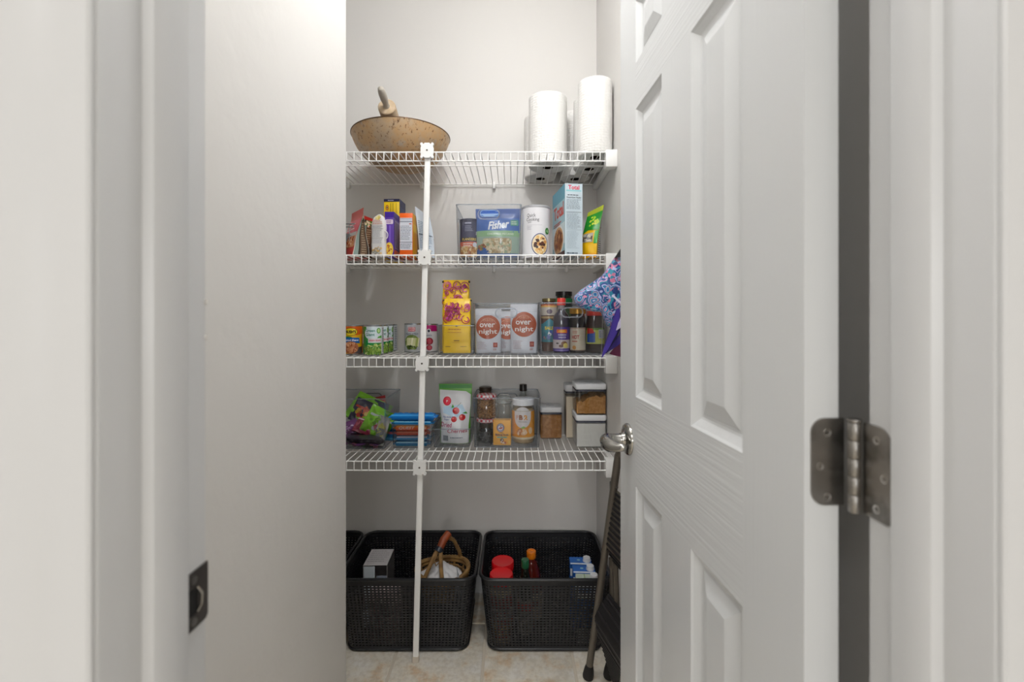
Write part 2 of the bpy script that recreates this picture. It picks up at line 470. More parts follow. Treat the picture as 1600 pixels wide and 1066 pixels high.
def lever(sgn):
    def Y(v): return v if sgn > 0 else -TH - v
    k = bpy.data.objects.new('door_handle', None); link(k, door); k['label'] = 'curved polished nickel door handle on a round rose'
    zc = .993
    mb = MB()
    prof = [(.0, .0), (.0345, 0), (.0345, .003), (.031, .0075), (.022, .0095), (.016, .0105), (.0135, .015), (.0135, .018), (0, .018)]
    rings = [[(.551 + r * math.cos(a * math.pi / 18), Y(h), zc + r * math.sin(a * math.pi / 18)) for a in range(36)] for r, h in prof[1:-1]]
    mb.loft(rings); fixn(mb.build('rose', CHROME, k))
    pts = [(.551, Y(.014), zc), (.551, Y(.020), zc), (.551, Y(.036), zc), (.550, Y(.044), zc), (.543, Y(.0505), zc - .0005), (.530, Y(.0525), zc - .002), (.517, Y(.050), zc - .003),
           (.506, Y(.044), zc - .003), (.496, Y(.037), zc - .002), (.488, Y(.031), zc), (.484, Y(.0285), zc)]
    fixn(MB().tube(pts, [.0135, .0120, .0120, .0135, .0150, .0155, .0145, .0115, .0095, .008, .004], 16).build('lever', CHROME, k))
lever(1); lever(-1)

# hinge at eye level: one leaf in the door edge, one on the jamb
hin = bpy.data.objects.new('hinge', None); link(hin, door); hin['label'] = 'satin nickel butt hinge with rounded corners'
LEAF = M('worn_nickel_leaf', '9d9994', .33, 1.0, mix=('7c7975', 30, .45, .6))
inv = Matrix.Translation(door.location).copy() @ Matrix.Rotation(R(93.2), 4, 'Z')
inv = inv.inverted()
def W(x, y, z): return tuple(inv @ Vector((x, y, z)))
zl0, zl1 = 1.087, 1.172
def leaf_poly(a0, a1, z0, z1, r=.014):   # square at a1, rounded at a0
    pts = [(a1, z0), (a1, z1)]
    for i in range(7): t = R(90 * i / 6); pts.append((a0 + r - r * math.sin(t), z1 - r + r * math.cos(t)))
    for i in range(7): t = R(90 * i / 6); pts.append((a0 + r - r * math.cos(t), z0 + r - r * math.sin(t)))
    return pts
lp = [(-q, z - .012) for q, z in leaf_poly(.0062, .0395, zl0, zl1)]
fixn(MB().prism(lp, 0, .0018, fn=lambda x, y, z: (-z, x, y)).build('hinge_leaf', LEAF, hin))
lp = [(-q, z) for q, z in leaf_poly(-.4235 + .0275, -.396 + -.0, zl0, zl1)] if False else None
jp = [(y, z) for y, z in [(.3960 + .0, zl0 + .002)]]
pts = [(.4265, zl0), (.4265, zl1)]
r_ = .014
for i in range(7): t = R(90 * i / 6); pts.append((.396 + r_ - r_ * math.sin(t), zl1 - r_ + r_ * math.cos(t)))
for i in range(7): t = R(90 * i / 6); pts.append((.396 + r_ * .3 - r_ * .3 * math.cos(t), zl0 + r_ * .3 - r_ * .3 * math.sin(t)))
fixn(MB().prism(pts, 0, .0018, fn=lambda y, z, h: W(JR - h, y, z)).build('hinge_leaf', LEAF, hin))
kn = MB()
zz = [zl0 - .001 + (zl1 - zl0) * k / 5 for k in range(6)]
for k in range(5):
    a, b = zz[k] + .0004, zz[k + 1] - .0004
    kn.lathe([(.0050, 0), (.0054, .0005), (.0054, b - a - .0005), (.0050, b - a)], 20, (.3240, .4305, a))
kn.lathe([(.0026, 0), (.0026, zl1 - zl0 - .002)], 12, (.3240, .4305, zl0))
kn.lathe([(.0058, 0), (.0062, .0008), (.0058, .0028), (.003, .0036)], 20, (.3240, .4305, zl1 - .0005))
kn.v = [W(*v) for v in kn.v]
kn.build('hinge_barrel', NICKEL, hin)
def screw(fn):
    mb = MB(); n = 14
    rg = [[fn(r * math.cos(2 * math.pi * i / n), r * math.sin(2 * math.pi * i / n), h) for i in range(n)] for r, h in ((.0038, .0017), (.0038, .0022), (.0030, .0022), (.0010, .0012))]
    mb.loft(rg); fixn(mb.build('hinge_screw', M('hinge_screw_metal', 'c9c7c4', .2, 1.0), hin, label='countersunk screw'))
for yy, z in ((-.0225, 1.158), (-.0150, 1.125), (-.0225, 1.095)): screw(lambda a, b, h, yy=yy, z=z: (-h, yy + a, z - .012 + b))
for yy, z in ((.411, 1.159), (.4025, 1.127), (.4110, 1.097)): screw(lambda a, b, h, yy=yy, z=z: W(JR - h, yy + a, z + b))

# unseen frame added around the fill light at the far end of the hall
wf = struct('fill_frame_1', MB().box(-1.30, -4.90, 1.09, 1.10, -4.86, 1.14), TRIM, smooth=False)
MB().box(-1.30, -4.90, 1.82, 1.10, -4.86, 1.87).build('fill_frame_head', TRIM, wf, smooth=False)
for a in (-1.30, 1.05): MB().box(a, -4.90, 1.14, a + .05, -4.86, 1.82).build('fill_frame_side', TRIM, wf, smooth=False)

# ceiling light of the pantry
cl = thing('ceiling_light', 'round white flush ceiling light of the pantry', 'light', (-.03, .88, 2.80))
MB().lathe([(.11, 0), (.11, -.02), (.10, -.025)][::-1], 32).build('light_base', WHITE_PL, cl)
_g = M('lamp_glass', 'ffffff', .4); _g.node_tree.nodes['Principled BSDF'].inputs['Emission Color'].default_value = (1, .96, .9, 1)
_g.node_tree.nodes['Principled BSDF'].inputs['Emission Strength'].default_value = 3
MB().lathe([(.0, -.085), (.05, -.078), (.085, -.055), (.1, -.025)], 32).build('lamp_globe', _g, cl)

# ------------------------------------------------------------------ wire shelves
YF = 1.70; DZ = (1.892, 1.507, 1.123, .737); DY1 = 2.100
names = ('topmost', 'second', 'third', 'lowest')
seen = ('carrying the wok and paper towel rolls', 'carrying boxes and bags of snacks and cereal', 'carrying food cans and glass jars', 'carrying candy, bars and storage containers')
RW, RR = .0019, .0028
pitch = .0278
wm = None
SH = []
for k, zk in enumerate(DZ):
    sh = thing('wire_shelf', f'{names[k]} white wire shelf, {seen[k]}', 'shelf', (0, YF, zk), group='white wire pantry shelves'); SH.append(sh)
    x0, x1 = XL + .01, XR - .012
    for nm, y, z in (('front_rail', 0, -RR), ('lip_rail', -.001, -.036), ('under_rail', .14, -RR - 2 * RW), ('back_rail', DY1 - YF - .004, -RR - 2 * RW)):
        MB().tube([(x0, y, z), (x1, y, z)], RR, 8).build('rail', WHITE_WIRE, sh)
    if wm is None:
        wm = MB().tube([(0, DY1 - YF, -RW), (0, .004, -RW), (0, -.003, -.004), (0, -.004, -.037)], RW, 6).mesh('wire', WHITE_WIRE)
    n = int((x1 - x0) / pitch)
    for i in range(n + 1):
        o = bpy.data.objects.new('wire', wm); o.location = (x0 + .006 + i * pitch, 0, 0); link(o, sh)
    # moulded end bracket on the right wall
    eb = MB().rbox(XR - .043, -.012, -.060, XR, .030, .004, r=.003, b=.002)
    eb.rbox(XR - .020, .030, -.030, XR, .398, -.006, r=.003, b=.001)
    eb.build('end_bracket', WHITE_PL, sh)
    # wall clips along the back rail
    cm = MB().rbox(-.007, DY1 - YF - .014, -.022, .007, YB - YF, .004, r=.003, b=.002)
    cm.lathe([(0, 0), (.006, 0), (.0075, .002), (.0075, .006)], 12, (0, DY1 - YF - .006, -.027))
    cmm = cm.mesh('wall_clip', WHITE_PL)
    for xc in (-1.09, -.753, -.416, -.083, .252):
        o = bpy.data.objects.new('wall_clip', cmm); o.location = (xc, 0, 0); link(o, sh)

# leaning support pole with its shelf clamps
pole = thing('support_pole', 'slim white support pole clamped to the front of all four shelves', 'pole', (-.356, 1.683, 0))
def polex(z): return .045 * (z / 1.892)
pz = 1.875
pr = []
w_, d_ = .0105, .008
fixn(MB().loft([[(polex(z) + a, b, z) for a, b in rrect(-w_, -d_, w_, d_, .004, 3)] for z in (.006, .6, 1.2, pz)]).build('pole_tube', WHITE_WIRE, pole))
fixn(MB().loft([[(polex(z) + a, b, z) for a, b in rrect(-w_ - .002, -d_ - .002, w_ + .002, d_ + .002, .004, 3)] for z in (0.001, .022)]).build('pole_foot', M('aged_white_plastic', 'd9cfc0', .5), pole))
_q = [(.009, .0275), (.0110, .0235), (.0150, .0235), (.0170, .0285), (.0235, .0275), (.0250, .0215), (.0215, .0170), (.0222, .0120), (.0238, .0100)]
gear = [(x, y) for x, y in _q] + [(x, -y) for x, y in _q[::-1]] + [(-x, -y) for x, y in _q] + [(-x, y) for x, y in _q[::-1]]
gear = gear[::-1]
gobj = None
clamp_m = None
for zc in (1.884, 1.492, 1.103, .722):
    c = bpy.data.objects.new('pole_clamp', None); link(c, pole); c.location = (polex(zc), 0, zc)
    if clamp_m is None:
        b1 = MB().prism(gear, 0, .009, fn=lambda x, y, z: (x, -.0095 - z, y)); o = b1.build('clamp_plate', WHITE_PL, c); fixn(o); clamp_m = o.data
        b2 = MB().box(-.014, -.010, -.016, .014, .020, .012); bm_ = b2.mesh('clamp_body', WHITE_PL, smooth=False)
        b3 = MB().prism([(.0035 * math.cos(a * .5236), .0035 * math.sin(a * .5236)) for a in range(12)], 0, .0006, fn=lambda x, y, z: (x, -.0186 - z, y)); o3 = b3.build('clamp_screw', M('dark_screw', '6a655e', .5, .6), c); fixn(o3); sm_ = o3.data
    else:
        link(bpy.data.objects.new('clamp_plate', clamp_m), c); link(bpy.data.objects.new('clamp_screw', sm_), c)
    link(bpy.data.objects.new('clamp_body', bm_), c)

# ------------------------------------------------------------------ package builders
def paper(name, col, rough=.5, **k): return M(name, col, rough, **k)

def carton(w, d, h, mat, parent, name='carton_body', r=.0015, z0=0.0):
    """box whose front face is y=0, body to +y; x centred"""
    return MB().rbox(-w / 2, 0, z0, w / 2, d, z0 + h, r=r, b=.0008, n=2).build(name, mat, parent)

def pouch(w, h, t, mat, parent, name='pouch_body', seal=.10, foot=.05, crease=.0018, pinch=.0, seed=1, power=2.2, wtop=None, nu=28, nv=30, mat2=None, bend=0.0, slump=0.0):
    """stand-up pouch: full at the foot, closed to a flat seal at the top. Returns the front-surface map (x, z, lift)."""
    g = random.Random(seed); ph = [g.uniform(0, 6.28) for _ in range(8)]
    wtop = wtop or w
    def half(v): return (w + (wtop - w) * v) / 2 * (1 - pinch * math.sin(math.pi * min(1, v / (1 - seal))) ** 2)
    def thick(v):
        if v > 1 - seal: return .0012
        q = v / (1 - seal)
        f = min(1, .82 + q / foot * .18) if q < foot else math.cos((q - foot) / (1 - foot) * math.pi / 2) ** .75
        return max(.0012, t / 2 * f)
    def wob(u, v):
        k = min(1, (1 - abs(u)) * 4) * (1 - .3 * v)
        return crease * k * (math.sin(9 * v + 3 * u + ph[0]) + .5 * math.sin(7 * u - 9 * v + ph[1]) + .35 * math.sin(23 * v + 8 * u + ph[2]) + .6 * noise.noise(Vector((u * 3, v * 4, seed * 1.7))))
    def pt(u, v, sgn, lift=0):
        th = thick(v) * max(0, 1 - abs(u) ** power) ** .6
        y = sgn * (th + lift) + (wob(u, v) if v < 1 - seal * .5 else wob(u, v) * .4) * (1 if thick(v) > .004 else .4) + bend * v * v
        return (u * half(v), y, v * h - slump * v * abs(u) ** 2)
    mb = MB(); vs = []
    for sgn in (-1, 1):
        for j in range(nv + 1):
            for i in range(nu + 1):
                s = -1 + 2 * i / nu; u = math.copysign(1 - (1 - abs(s)) ** 1.5, s)
                vs.append(pt(u, j / nv, sgn))
    fs = []; N = (nu + 1) * (nv + 1)
    for j in range(nv):
        for i in range(nu):
            a = j * (nu + 1) + i; q = (a, a + 1, a + nu + 2, a + nu + 1)
            fs.append(q); fs.append(tuple(N + x for x in reversed(q)))
    for i in range(nu):
        fs.append((i + 1, i, N + i, N + i + 1))
        a = nv * (nu + 1) + i; fs.append((a, a + 1, N + a + 1, N + a))
    for j in range(nv):
        a = j * (nu + 1); fs.append((a, a + nu + 1, N + a + nu + 1, N + a))
        a += nu; fs.append((a + nu + 1, a, N + a, N + a + nu + 1))
    mb.add(vs, fs)
    o = mb.build(name, mat, parent, ang=60)
    def fn(x, z, lift):
        v = min(1, max(0, z / h)); u = max(-1, min(1, x / half(v)))
        return pt(u, v, -1, lift)
    return fn, o

def wedge(w, h, t, mats, parent, name='bag_body', seal=.025, lean=0.0, rise=0.0, bulge=.006, seed=3):
    """bag with a flat foot w x t, gusseted sides and a straight seal on top; mats = [face, gusset]"""
    nv = 16; nu = 10; nt = 5
    g = random.Random(seed); p0 = g.uniform(0, 6)
    def q(v): return 1 if v < .05 else max(.02, 1 - ((v - .05) / (1 - .05 - seal / h)) ** 1.25) if v < 1 - seal / h else .02
    def pt(i, j, v, lift=0):   # i -1..1 across, j -1..1 front..back
        k = q(v); b = bulge * math.sin(math.pi * min(1, v * 1.1)) * (1 - i * i)
        dent = -.35 * (1 - abs(j)) * (w * .22) * math.sin(math.pi * v) * (1 if abs(i) > .999 else 0)
        z = v * h + rise * i * v * v
        return (i * (w / 2 + dent * (1 - k * .4)) + lean * v * v, j * (t / 2 * k + b * (1 if abs(j) > .999 else 0)) + .002 * math.sin(11 * v + 4 * i + p0) * (1 - v) + math.copysign(lift, j), z)
    ring = [(-1 + 2 * a / nu, -1) for a in range(nu)] + [(1, -1 + 2 * a / nt) for a in range(nt)] + [(1 - 2 * a / nu, 1) for a in range(nu)] + [(-1, 1 - 2 * a / nt) for a in range(nt)]
    mb = MB(); n = len(ring)
    vs = [pt(i, j, v / nv) for v in range(nv + 1) for i, j in ring]; fs = []; ms = []
    for v in range(nv):
        for a in range(n):
            b = (a + 1) % n; fs.append((v * n + a, v * n + b, v * n + n + b, v * n + n + a))
            ms.append(1 if (nu <= a < nu + nt or a >= 2 * nu + nt) else 0)
    fs += [tuple(reversed(range(n))), tuple(nv * n + a for a in range(n))]; ms += [0, 0]
    mb.add(vs, fs); mb.m = ms
    mb.build(name, mats, parent, ang=35)
    return (lambda x, z, l: pt(max(-1, min(1, x / (w / 2))), -1, max(0, min(1, z / h)), l)), \
           (lambda y, z, l: (lambda p: (p[0] + l, p[1], p[2]))(pt(1, max(-1, min(1, y / (t / 2))), max(0, min(1, z / h)))))

def can(name, label, loc, Rr=.0365, h=.112, rz=0, group=None, wallmat=None, labelcol='ffffff'):
    t = thing(name, label, 'can', loc, rz, group)
    mb = MB().lathe([(0, .003), (Rr - .004, .003), (Rr - .003, 0), (Rr + .0006, .0008), (Rr + .0008, .003), (Rr - .0006, .0045), (Rr - .0006, h - .0045), (Rr + .0008, h - .003), (Rr + .0006, h - .0008), (Rr - .0028, h), (Rr - .0036, h - .004), (0, h - .004)], 40)
    for rr_ in (Rr * .62, Rr * .4): mb.lathe([(rr_ - .001, h - .004), (rr_, h - .0032), (rr_ + .001, h - .004)], 32)
    mb.build('tin_can', STEEL, t)
    MB().lathe([(Rr + .0001, .0055), (Rr + .0001, h - .0055)], 40).build('paper_label', wallmat or paper('paper_' + labelcol, labelcol, .4), t)
    return t, Print(cyl_map(Rr), du=.006, h0=.0005)

def jar_body(prof, mat, parent, name='jar', n=36): return MB().lathe(prof, n).build(name, mat, parent)

def bin_(label, loc, w=.262, d=.275, h=.208, handle=True, group='clear plastic storage bins', rz=0, name='storage_bin'):
    """clear open-top bin, front wall at y=0, tapering a little to the foot"""
    t = thing(name, label, 'storage bin', loc, rz, group)
    tp = .006; th = .0025
    def ring(o, z, k): return [(x, y, z) for x, y in rrect(-w / 2 + k * tp + o, k * tp + o, w / 2 - k * tp - o, d - k * tp - o, .012, 4)]
    mb = MB()
    mb.loft([ring(.004, 0, 1), ring(0, .004, 1), ring(0, h, 0)], 0, True, False)
    mb.loft([ring(th, h, 0), ring(th, .006, 1), ring(.006, .0035, 1)], 0, False, True)
    fixn_ = mb.build('bin_shell', ACRYL, t)
    rm = MB().loft([ring(-.0005, h - .003, 0), ring(-.0005, h + .0005, 0), ring(th + .0005, h + .0005, 0), ring(th + .0005, h - .003, 0)], 0, False, False)
    rm.build('bin_rim', ACRYL_EDGE, t)
    if handle:
        for yy in ((-.0015, d + .0015) if handle is True else (d + .0015,)):
            pts = [(x, yy, z) for x, z in rrect(-w * .16, h * .72, w * .16, h * .90, h * .085, 5)]
            MB().tube(pts, .0022, 6, closed=True).build('handle_edge', ACRYL_EDGE, t)
    ft = MB().loft([ring(.0005, .0005, 1), ring(-.0003, .004, 1), ring(.003, .004, 1), ring(.003, .0005, 1)], 0, False, False)
    ft.build('bin_foot', ACRYL_EDGE, t)
    return t

# ------------------------------------------------------------------ top shelf
S1, S2, S3, S4 = [z + .0003 for z in DZ]
def wok():
    cx, cy = P(627.5, 1.9), 1.903
    t = thing('wok', 'large spotted tan wok, worn and rust stained, on the top shelf', 'wok', (cx, cy, S1), rot=(0, R(-.5), 0))
    t.location.z += .001
    m = bpy.data.materials.new('worn_speckled_pan'); m.use_nodes = True; nt = m.node_tree; b = nt.nodes['Principled BSDF']
    tc = nt.nodes.new('ShaderNodeTexCoord')
    def nz(sc, det, ro, stretch=None):
        n = nt.nodes.new('ShaderNodeTexNoise'); n.inputs['Scale'].default_value = sc; n.inputs['Detail'].default_value = det; n.inputs['Roughness'].default_value = ro
        src = tc.outputs['Object']
        if stretch:
            mp = nt.nodes.new('ShaderNodeMapping'); mp.inputs['Scale'].default_value = stretch; nt.links.new(src, mp.inputs[0]); src = mp.outputs[0]
        nt.links.new(src, n.inputs['Vector']); return n
    def ramp(n, els):
        r = nt.nodes.new('ShaderNodeValToRGB'); e = r.color_ramp.elements
        e[0].position, e[0].color = els[0][0], (*lin(els[0][1]), 1); e[1].position, e[1].color = els[-1][0], (*lin(els[-1][1]), 1)
        for p, c in els[1:-1]: x = e.new(p); x.color = (*lin(c), 1)
        nt.links.new(n.outputs['Fac'], r.inputs[0]); return r
    a = ramp(nz(9, 5, .6), [(.30, 'a89a88'), (.46, 'b8a184'), (.58, 'c09c70'), (.70, 'aaa8a0')])
    s = ramp(nz(95, 5, .6, (1, 1, .6)), [(.30, '5a3c28'), (.36, 'b49c84'), (.42, 'ffffff')])
    s2 = ramp(nz(34, 6, .75, (1, 1, .4)), [(.24, '70482a'), (.30, 'c8a482'), (.40, 'ffffff')])
    cur = a.outputs[0]
    for q in (s, s2):
        mx = nt.nodes.new('ShaderNodeMix'); mx.data_type = 'RGBA'; mx.blend_type = 'MULTIPLY'; mx.inputs[0].default_value = .85
        nt.links.new(cur, mx.inputs[6]); nt.links.new(q.outputs[0], mx.inputs[7]); cur = mx.outputs[2]
    nt.links.new(cur, b.inputs['Base Color']); b.inputs['Roughness'].default_value = .42; b.inputs['Metallic'].default_value = .25
    H, r1 = .131, .201
    out = [(0, 0), (.05, 0), (.062, .002)]
    for k in range(1, 13):
        a_ = k / 12; out.append((.062 + (r1 - .062) * math.sin(a_ * 1.22) / math.sin(1.22), .002 + (H - .002) * (1 - math.cos(a_ * 1.22)) / (1 - math.cos(1.22))))
    inn = [(r - .003, z + .003) for r, z in out[2:]][::-1]; inn[0] = (out[-1][0] - .0025, H)
    MB().lathe(out + inn + [(0, .005)], 72).build('pan', m, t)
    MB().lathe([(r1 - .002, H - .0022), (r1 + .0015, H - .0015), (r1 + .0012, H + .0012), (r1 - .002, H + .001)], 72).build('rim', M('dark_pan_rim', '5e4630', .4, .3), t)
wok()
def rolling_pin():
    a = Vector((P(604, 1.735), 1.735, Z(166, 1.735))); b = Vector((a.x - .010, a.y + .245, a.z - .058))
    t = thing('rolling_pin', 'pale wooden rolling pin lying in the wok with its handle up', 'rolling pin', a)
    q = (b - a).normalized().to_track_quat('Z', 'X'); t.rotation_mode = 'QUATERNION'; t.rotation_quaternion = q
    wood = M('pale_wood', 'c9b499', .5, mix=('b39a78', 40, .4, .7))
    MB().lathe([(0, 0), (.030, 0), (.0335, .003), (.0340, .008), (.0340, .236), (.0335, .242), (.030, .245), (0, .245)], 32).build('roller', wood, t)
    hp = [(0, -.100), (.006, -.0985), (.0105, -.094), (.0135, -.080), (.0145, -.062), (.0140, -.040), (.0115, -.022), (.0105, -.010), (.0125, -.004), (.0125, 0)]
    hw = M('greyed_wood_handle', 'b5aea3', .55)
    MB().lathe(hp, 24).build('handle', hw, t)
    MB().lathe([(r, .245 - z) for r, z in hp][::-1], 24).build('handle', hw, t)
rolling_pin()

PT = M('embossed_tissue', 'e4e3e0', .9, spec=.1)
def tissue():
    nt = PT.node_tree; b = nt.nodes['Principled BSDF']; tc = nt.nodes.new('ShaderNodeTexCoord')
    v = nt.nodes.new('ShaderNodeTexVoronoi'); v.inputs['Scale'].default_value = 100; v.inputs['Randomness'].default_value = .35
    bp = nt.nodes.new('ShaderNodeBump'); bp.inputs['Strength'].default_value = .8; bp.inputs['Distance'].default_value = .003
    nt.links.new(tc.outputs['Object'], v.inputs['Vector']); nt.links.new(v.outputs['Distance'], bp.inputs['Height']); nt.links.new(bp.outputs[0], b.inputs['Normal'])
tissue()
CORE = M('cardboard_core', '7a6a58', .9)
def roll(x, y, r, h, label, seed, wrap=False):
    t = thing('paper_towel_roll', label, 'paper towel', (x, y, S1), seed * 1.3, 'paper towel rolls on the top shelf')
    g = random.Random(seed); n = 56; rings = []
    p1 = g.uniform(0, 6)
    def rad(i, z):
        a = 2 * math.pi * i / n; f = .0012 * math.sin(3 * a + p1) + .0006 * math.sin(7 * a + z * 20)
        if i == 0: f += .0022
        if i == 1: f += .0012
        return r + f
    for z, k in ((.0, -.004), (.002, -.001), (.006, 0), (.05, 0), (.14, .0004), (h - .05, 0), (h - .006, 0), (h - .002, -.001), (h, -.004)):
        rings.append([((rad(i, z) + k) * math.cos(2 * math.pi * i / n), (rad(i, z) + k) * math.sin(2 * math.pi * i / n), z) for i in range(n)])
    for z in (h, 0):
        rings.append([(.021 * math.cos(2 * math.pi * i / n), .021 * math.sin(2 * math.pi * i / n), z) for i in range(n)])
    rings.append(rings[0])
    MB().loft(rings, 0, False, False).build('towel_sheets', PT, t, ang=50)
    MB().lathe([(.0205, .001), (.0205, h - .001), (.0192, h - .001), (.0192, .001), (.0205, .001)], 28).build('core', CORE, t)
    MB().lathe([(0, h * .5), (.019, h * .5)], 20).build('core_plug', M('core_shadow', '2a2622', .9), t) if False else None
roll(.148, 1.886, .0785, .284, 'plump white paper towel roll at the front left of the group', 1)
roll(.3225, 1.766, .0655, .287, 'tall white paper towel roll at the front, against the right wall', 2)
roll(.3225, 1.905, .0655, .283, 'white paper towel roll directly behind the front right roll', 3)
roll(.127, 2.037, .0705, .268, 'white paper towel roll hidden behind the plump front left roll', 4)
roll(.282, 2.041, .066, .283, 'white paper towel roll at the back wall, seen in the gap between the front rolls', 5)

# ------------------------------------------------------------------ second shelf, left
def front_text_block(p, x0, y0, x1, y1, n=10, col='4a4a55', seed=1): p.lines(x0, y0, x1, y1, n, col, .42, seed)

# yellow box with a navy top
D = 1.90
t = thing('cracker_box', 'tall yellow box with a navy top band, standing behind the purple box', 'box', (P(612, D), D, S2), R(-2), 'snack boxes on the second shelf')
carton(.066, .09, Z(311, D) - S2, paper('yellow_card', 'f2cf12', .4), t)
H = Z(311, D) - S2
p = Print(plane_map()); p.rect(-.033, H - .012, .033, H, '23244a'); p.lines(-.016, H - .009, .016, H - .003, 1, 'c8c8d8', .5, 3)
p.disc(-.019, H - .036, .007, .011, 'c8402c'); p.disc(-.019, H - .036, .0045, .0075, 'f2cf12'); p.disc(-.019, H - .036, .0025, .005, '2b2b60')
for i, x in enumerate((-.004, .006, .020)): p.rect(x - .0012, H - .062, x + .0012, H - .018, '8a7618' if i < 2 else 'c8aa18')
p.rect(.0015, H - .075, .03, H - .07, 'c8402c'); p.lines(-.03, .02, .03, H - .085, 14, '7a6a20', seed=5)
p.build(t)
p = Print(plane_map(.033, 0, 0, 'right')); p.rect(0, 0, .09, H, '2a2d55'); p.rect(.01, .03, .08, H - .03, '3c4468'); p.build(t)

# purple box
D = 1.775
W_ = .036
t = thing('snack_box', 'purple snack box with a yellow plate picture, beside the orange box', 'box', (P(608.3, D), D, S2), 0, 'snack boxes on the second shelf')
H = Z(331, D) - S2
carton(W_, .15, H, paper('purple_card', '57309a', .4), t)
p = Print(plane_map()); p.rect(-W_ / 2, H - .022, W_ / 2, H, '3a1690'); p.rr(-.014, H - .048, .015, H - .030, .004, 'd9c8dc'); p.lines(-.011, H - .045, .012, H - .033, 2, '8a5a9a', .5, 3)
p.rect(-.016, .05, -.012, H - .06, '6d5fae'); p.rect(-.001, H * .30, .006, H * .70, '7a5cc0'); p.disc(0, .030, .0155, .028, 'e8c63c'); p.blobs(0, .030, .012, .022, 40, ['c88a2c', 'b4452a', 'f0d860', 'e2aa3c'], .003, 3)
p.build(t)
p = Print(plane_map(W_ / 2, 0, 0, 'right')); p.rect(0, 0, .15, H, '6b62b4'); p.rect(0, H - .024, .15, H, '36128a'); p.rect(0, 0, .15, .030, 'd8672a'); p.rect(.012, .035, .10, H - .03, 'b6b4dc'); p.lines(.016, .04, .095, H - .036, 22, '55508c', seed=8)
p.rect(.105, .02, .15, H - .03, 'c86a34'); p.blobs(.125, .07, .018, .05, 40, ['b4452a', 'e2aa3c', '54307a'], .006, 9); p.build(t)

# orange box with nutrition panel
D = 1.762
W_ = .0505
t = thing('cheese_cracker_box', 'orange box with a white nutrition panel and yellow side', 'box', (P(634.6, D), D, S2), 0, 'snack boxes on the second shelf')
H = Z(333, D) - S2
carton(W_, .155, H, paper('orange_card', 'ee6410', .4), t)
p = Print(plane_map()); p.rect(-.024, .026, .024, H - .019, 'd9dce6'); p.rect(-.024, H - .036, .024, H - .030, '9aa0b0'); p.rect(-.024, H - .024, .024, H - .022, '6a7080'); p.rect(.012, H - .044, .021, H - .040, 'c05040')
p.lines(-.022, .064, .022, H - .048, 10, '60687a', .35, 4); p.rect(-.024, .055, .024, .057, '44485a'); p.lines(-.022, .030, .022, .052, 3, '60687a', .35, 6); p.build(t)
p = Print(plane_map(W_ / 2, 0, 0, 'right')); p.rect(0, 0, .155, H, 'eaa60c'); p.rect(.10, 0, .155, H, 'd68a10'); p.poly([(.06, 0), (.155, 0), (.155, .11), (.11, .08)], '5c2f1c'); p.rect(.01, .10, .10, .13, 'f4c828'); p.build(t)

# white round-topped bag with the text of its back
D = 1.758
t = thing('bread_bag', 'white round-topped bag printed with small text, clip loop at its right', 'bag', (P(590.8, D), D + .022, S2), R(-4), 'snack bags on the second shelf')
H = Z(333.5, D) - S2
WHT = M('white_film', 'dcdbda', .4)
rg = []
for k in range(15):
    v = k / 14; z = H * v
    s = 1 if v < .72 else math.sqrt(max(.0, 1 - ((v - .72) / .285) ** 2))
    ww = .0285 * max(.10, s) + .0006 * math.sin(k * 2.1); tt = .021 * max(.18, s)
    rg.append([(x, y + .0007 * math.sin(k * 1.7 + x * 90), z) for x, y in rrect(-ww, -tt, ww, tt, min(ww, tt) * .6, 5)])
MB().loft(rg).build('bag_body', WHT, t)
def bagmap(u, v, h):
    s = 1 if v / H < .72 else math.sqrt(max(.02, 1 - ((v / H - .72) / .285) ** 2))
    return (u * max(s, .3), -.0215 * max(.18, s) - h - .0006, v)
p = Print(bagmap, dv=.01); p.blobs(0, H * .91, .013, .008, 22, ['d8c870', 'e6dca0', 'c8b050'], .004, 3); p.lines(-.020, H * .74, .020, H * .86, 3, 'cf9a8a', .5, 4)
p.lines(-.020, H * .66, .020, H * .72, 2, '8a8c96', .4, 2); p.rect(-.022, H * .635, .022, H * .642, '3a3c44'); p.lines(-.020, H * .45, .020, H * .62, 5, 'a4a6ae', .35, 5); p.rect(-.022, H * .425, .022, H * .432, '50525c'); p.lines(-.020, H * .30, .020, H * .41, 4, 'a4a6b2', .35, 6)
p.blobs(0, H * .13, .021, .016, 24, ['c8a468', 'e4c690', 'b8b0a0', '9a9c94'], .004, 8); p.build(t)
MB().tube([(.0255 + .014 * math.sin(a), -.02, .083 + .017 * math.cos(a) * 1.0) for a in [R(q) for q in range(0, 181, 20)]], .0016, 6).build('clip_loop', WHITE_PL, t)

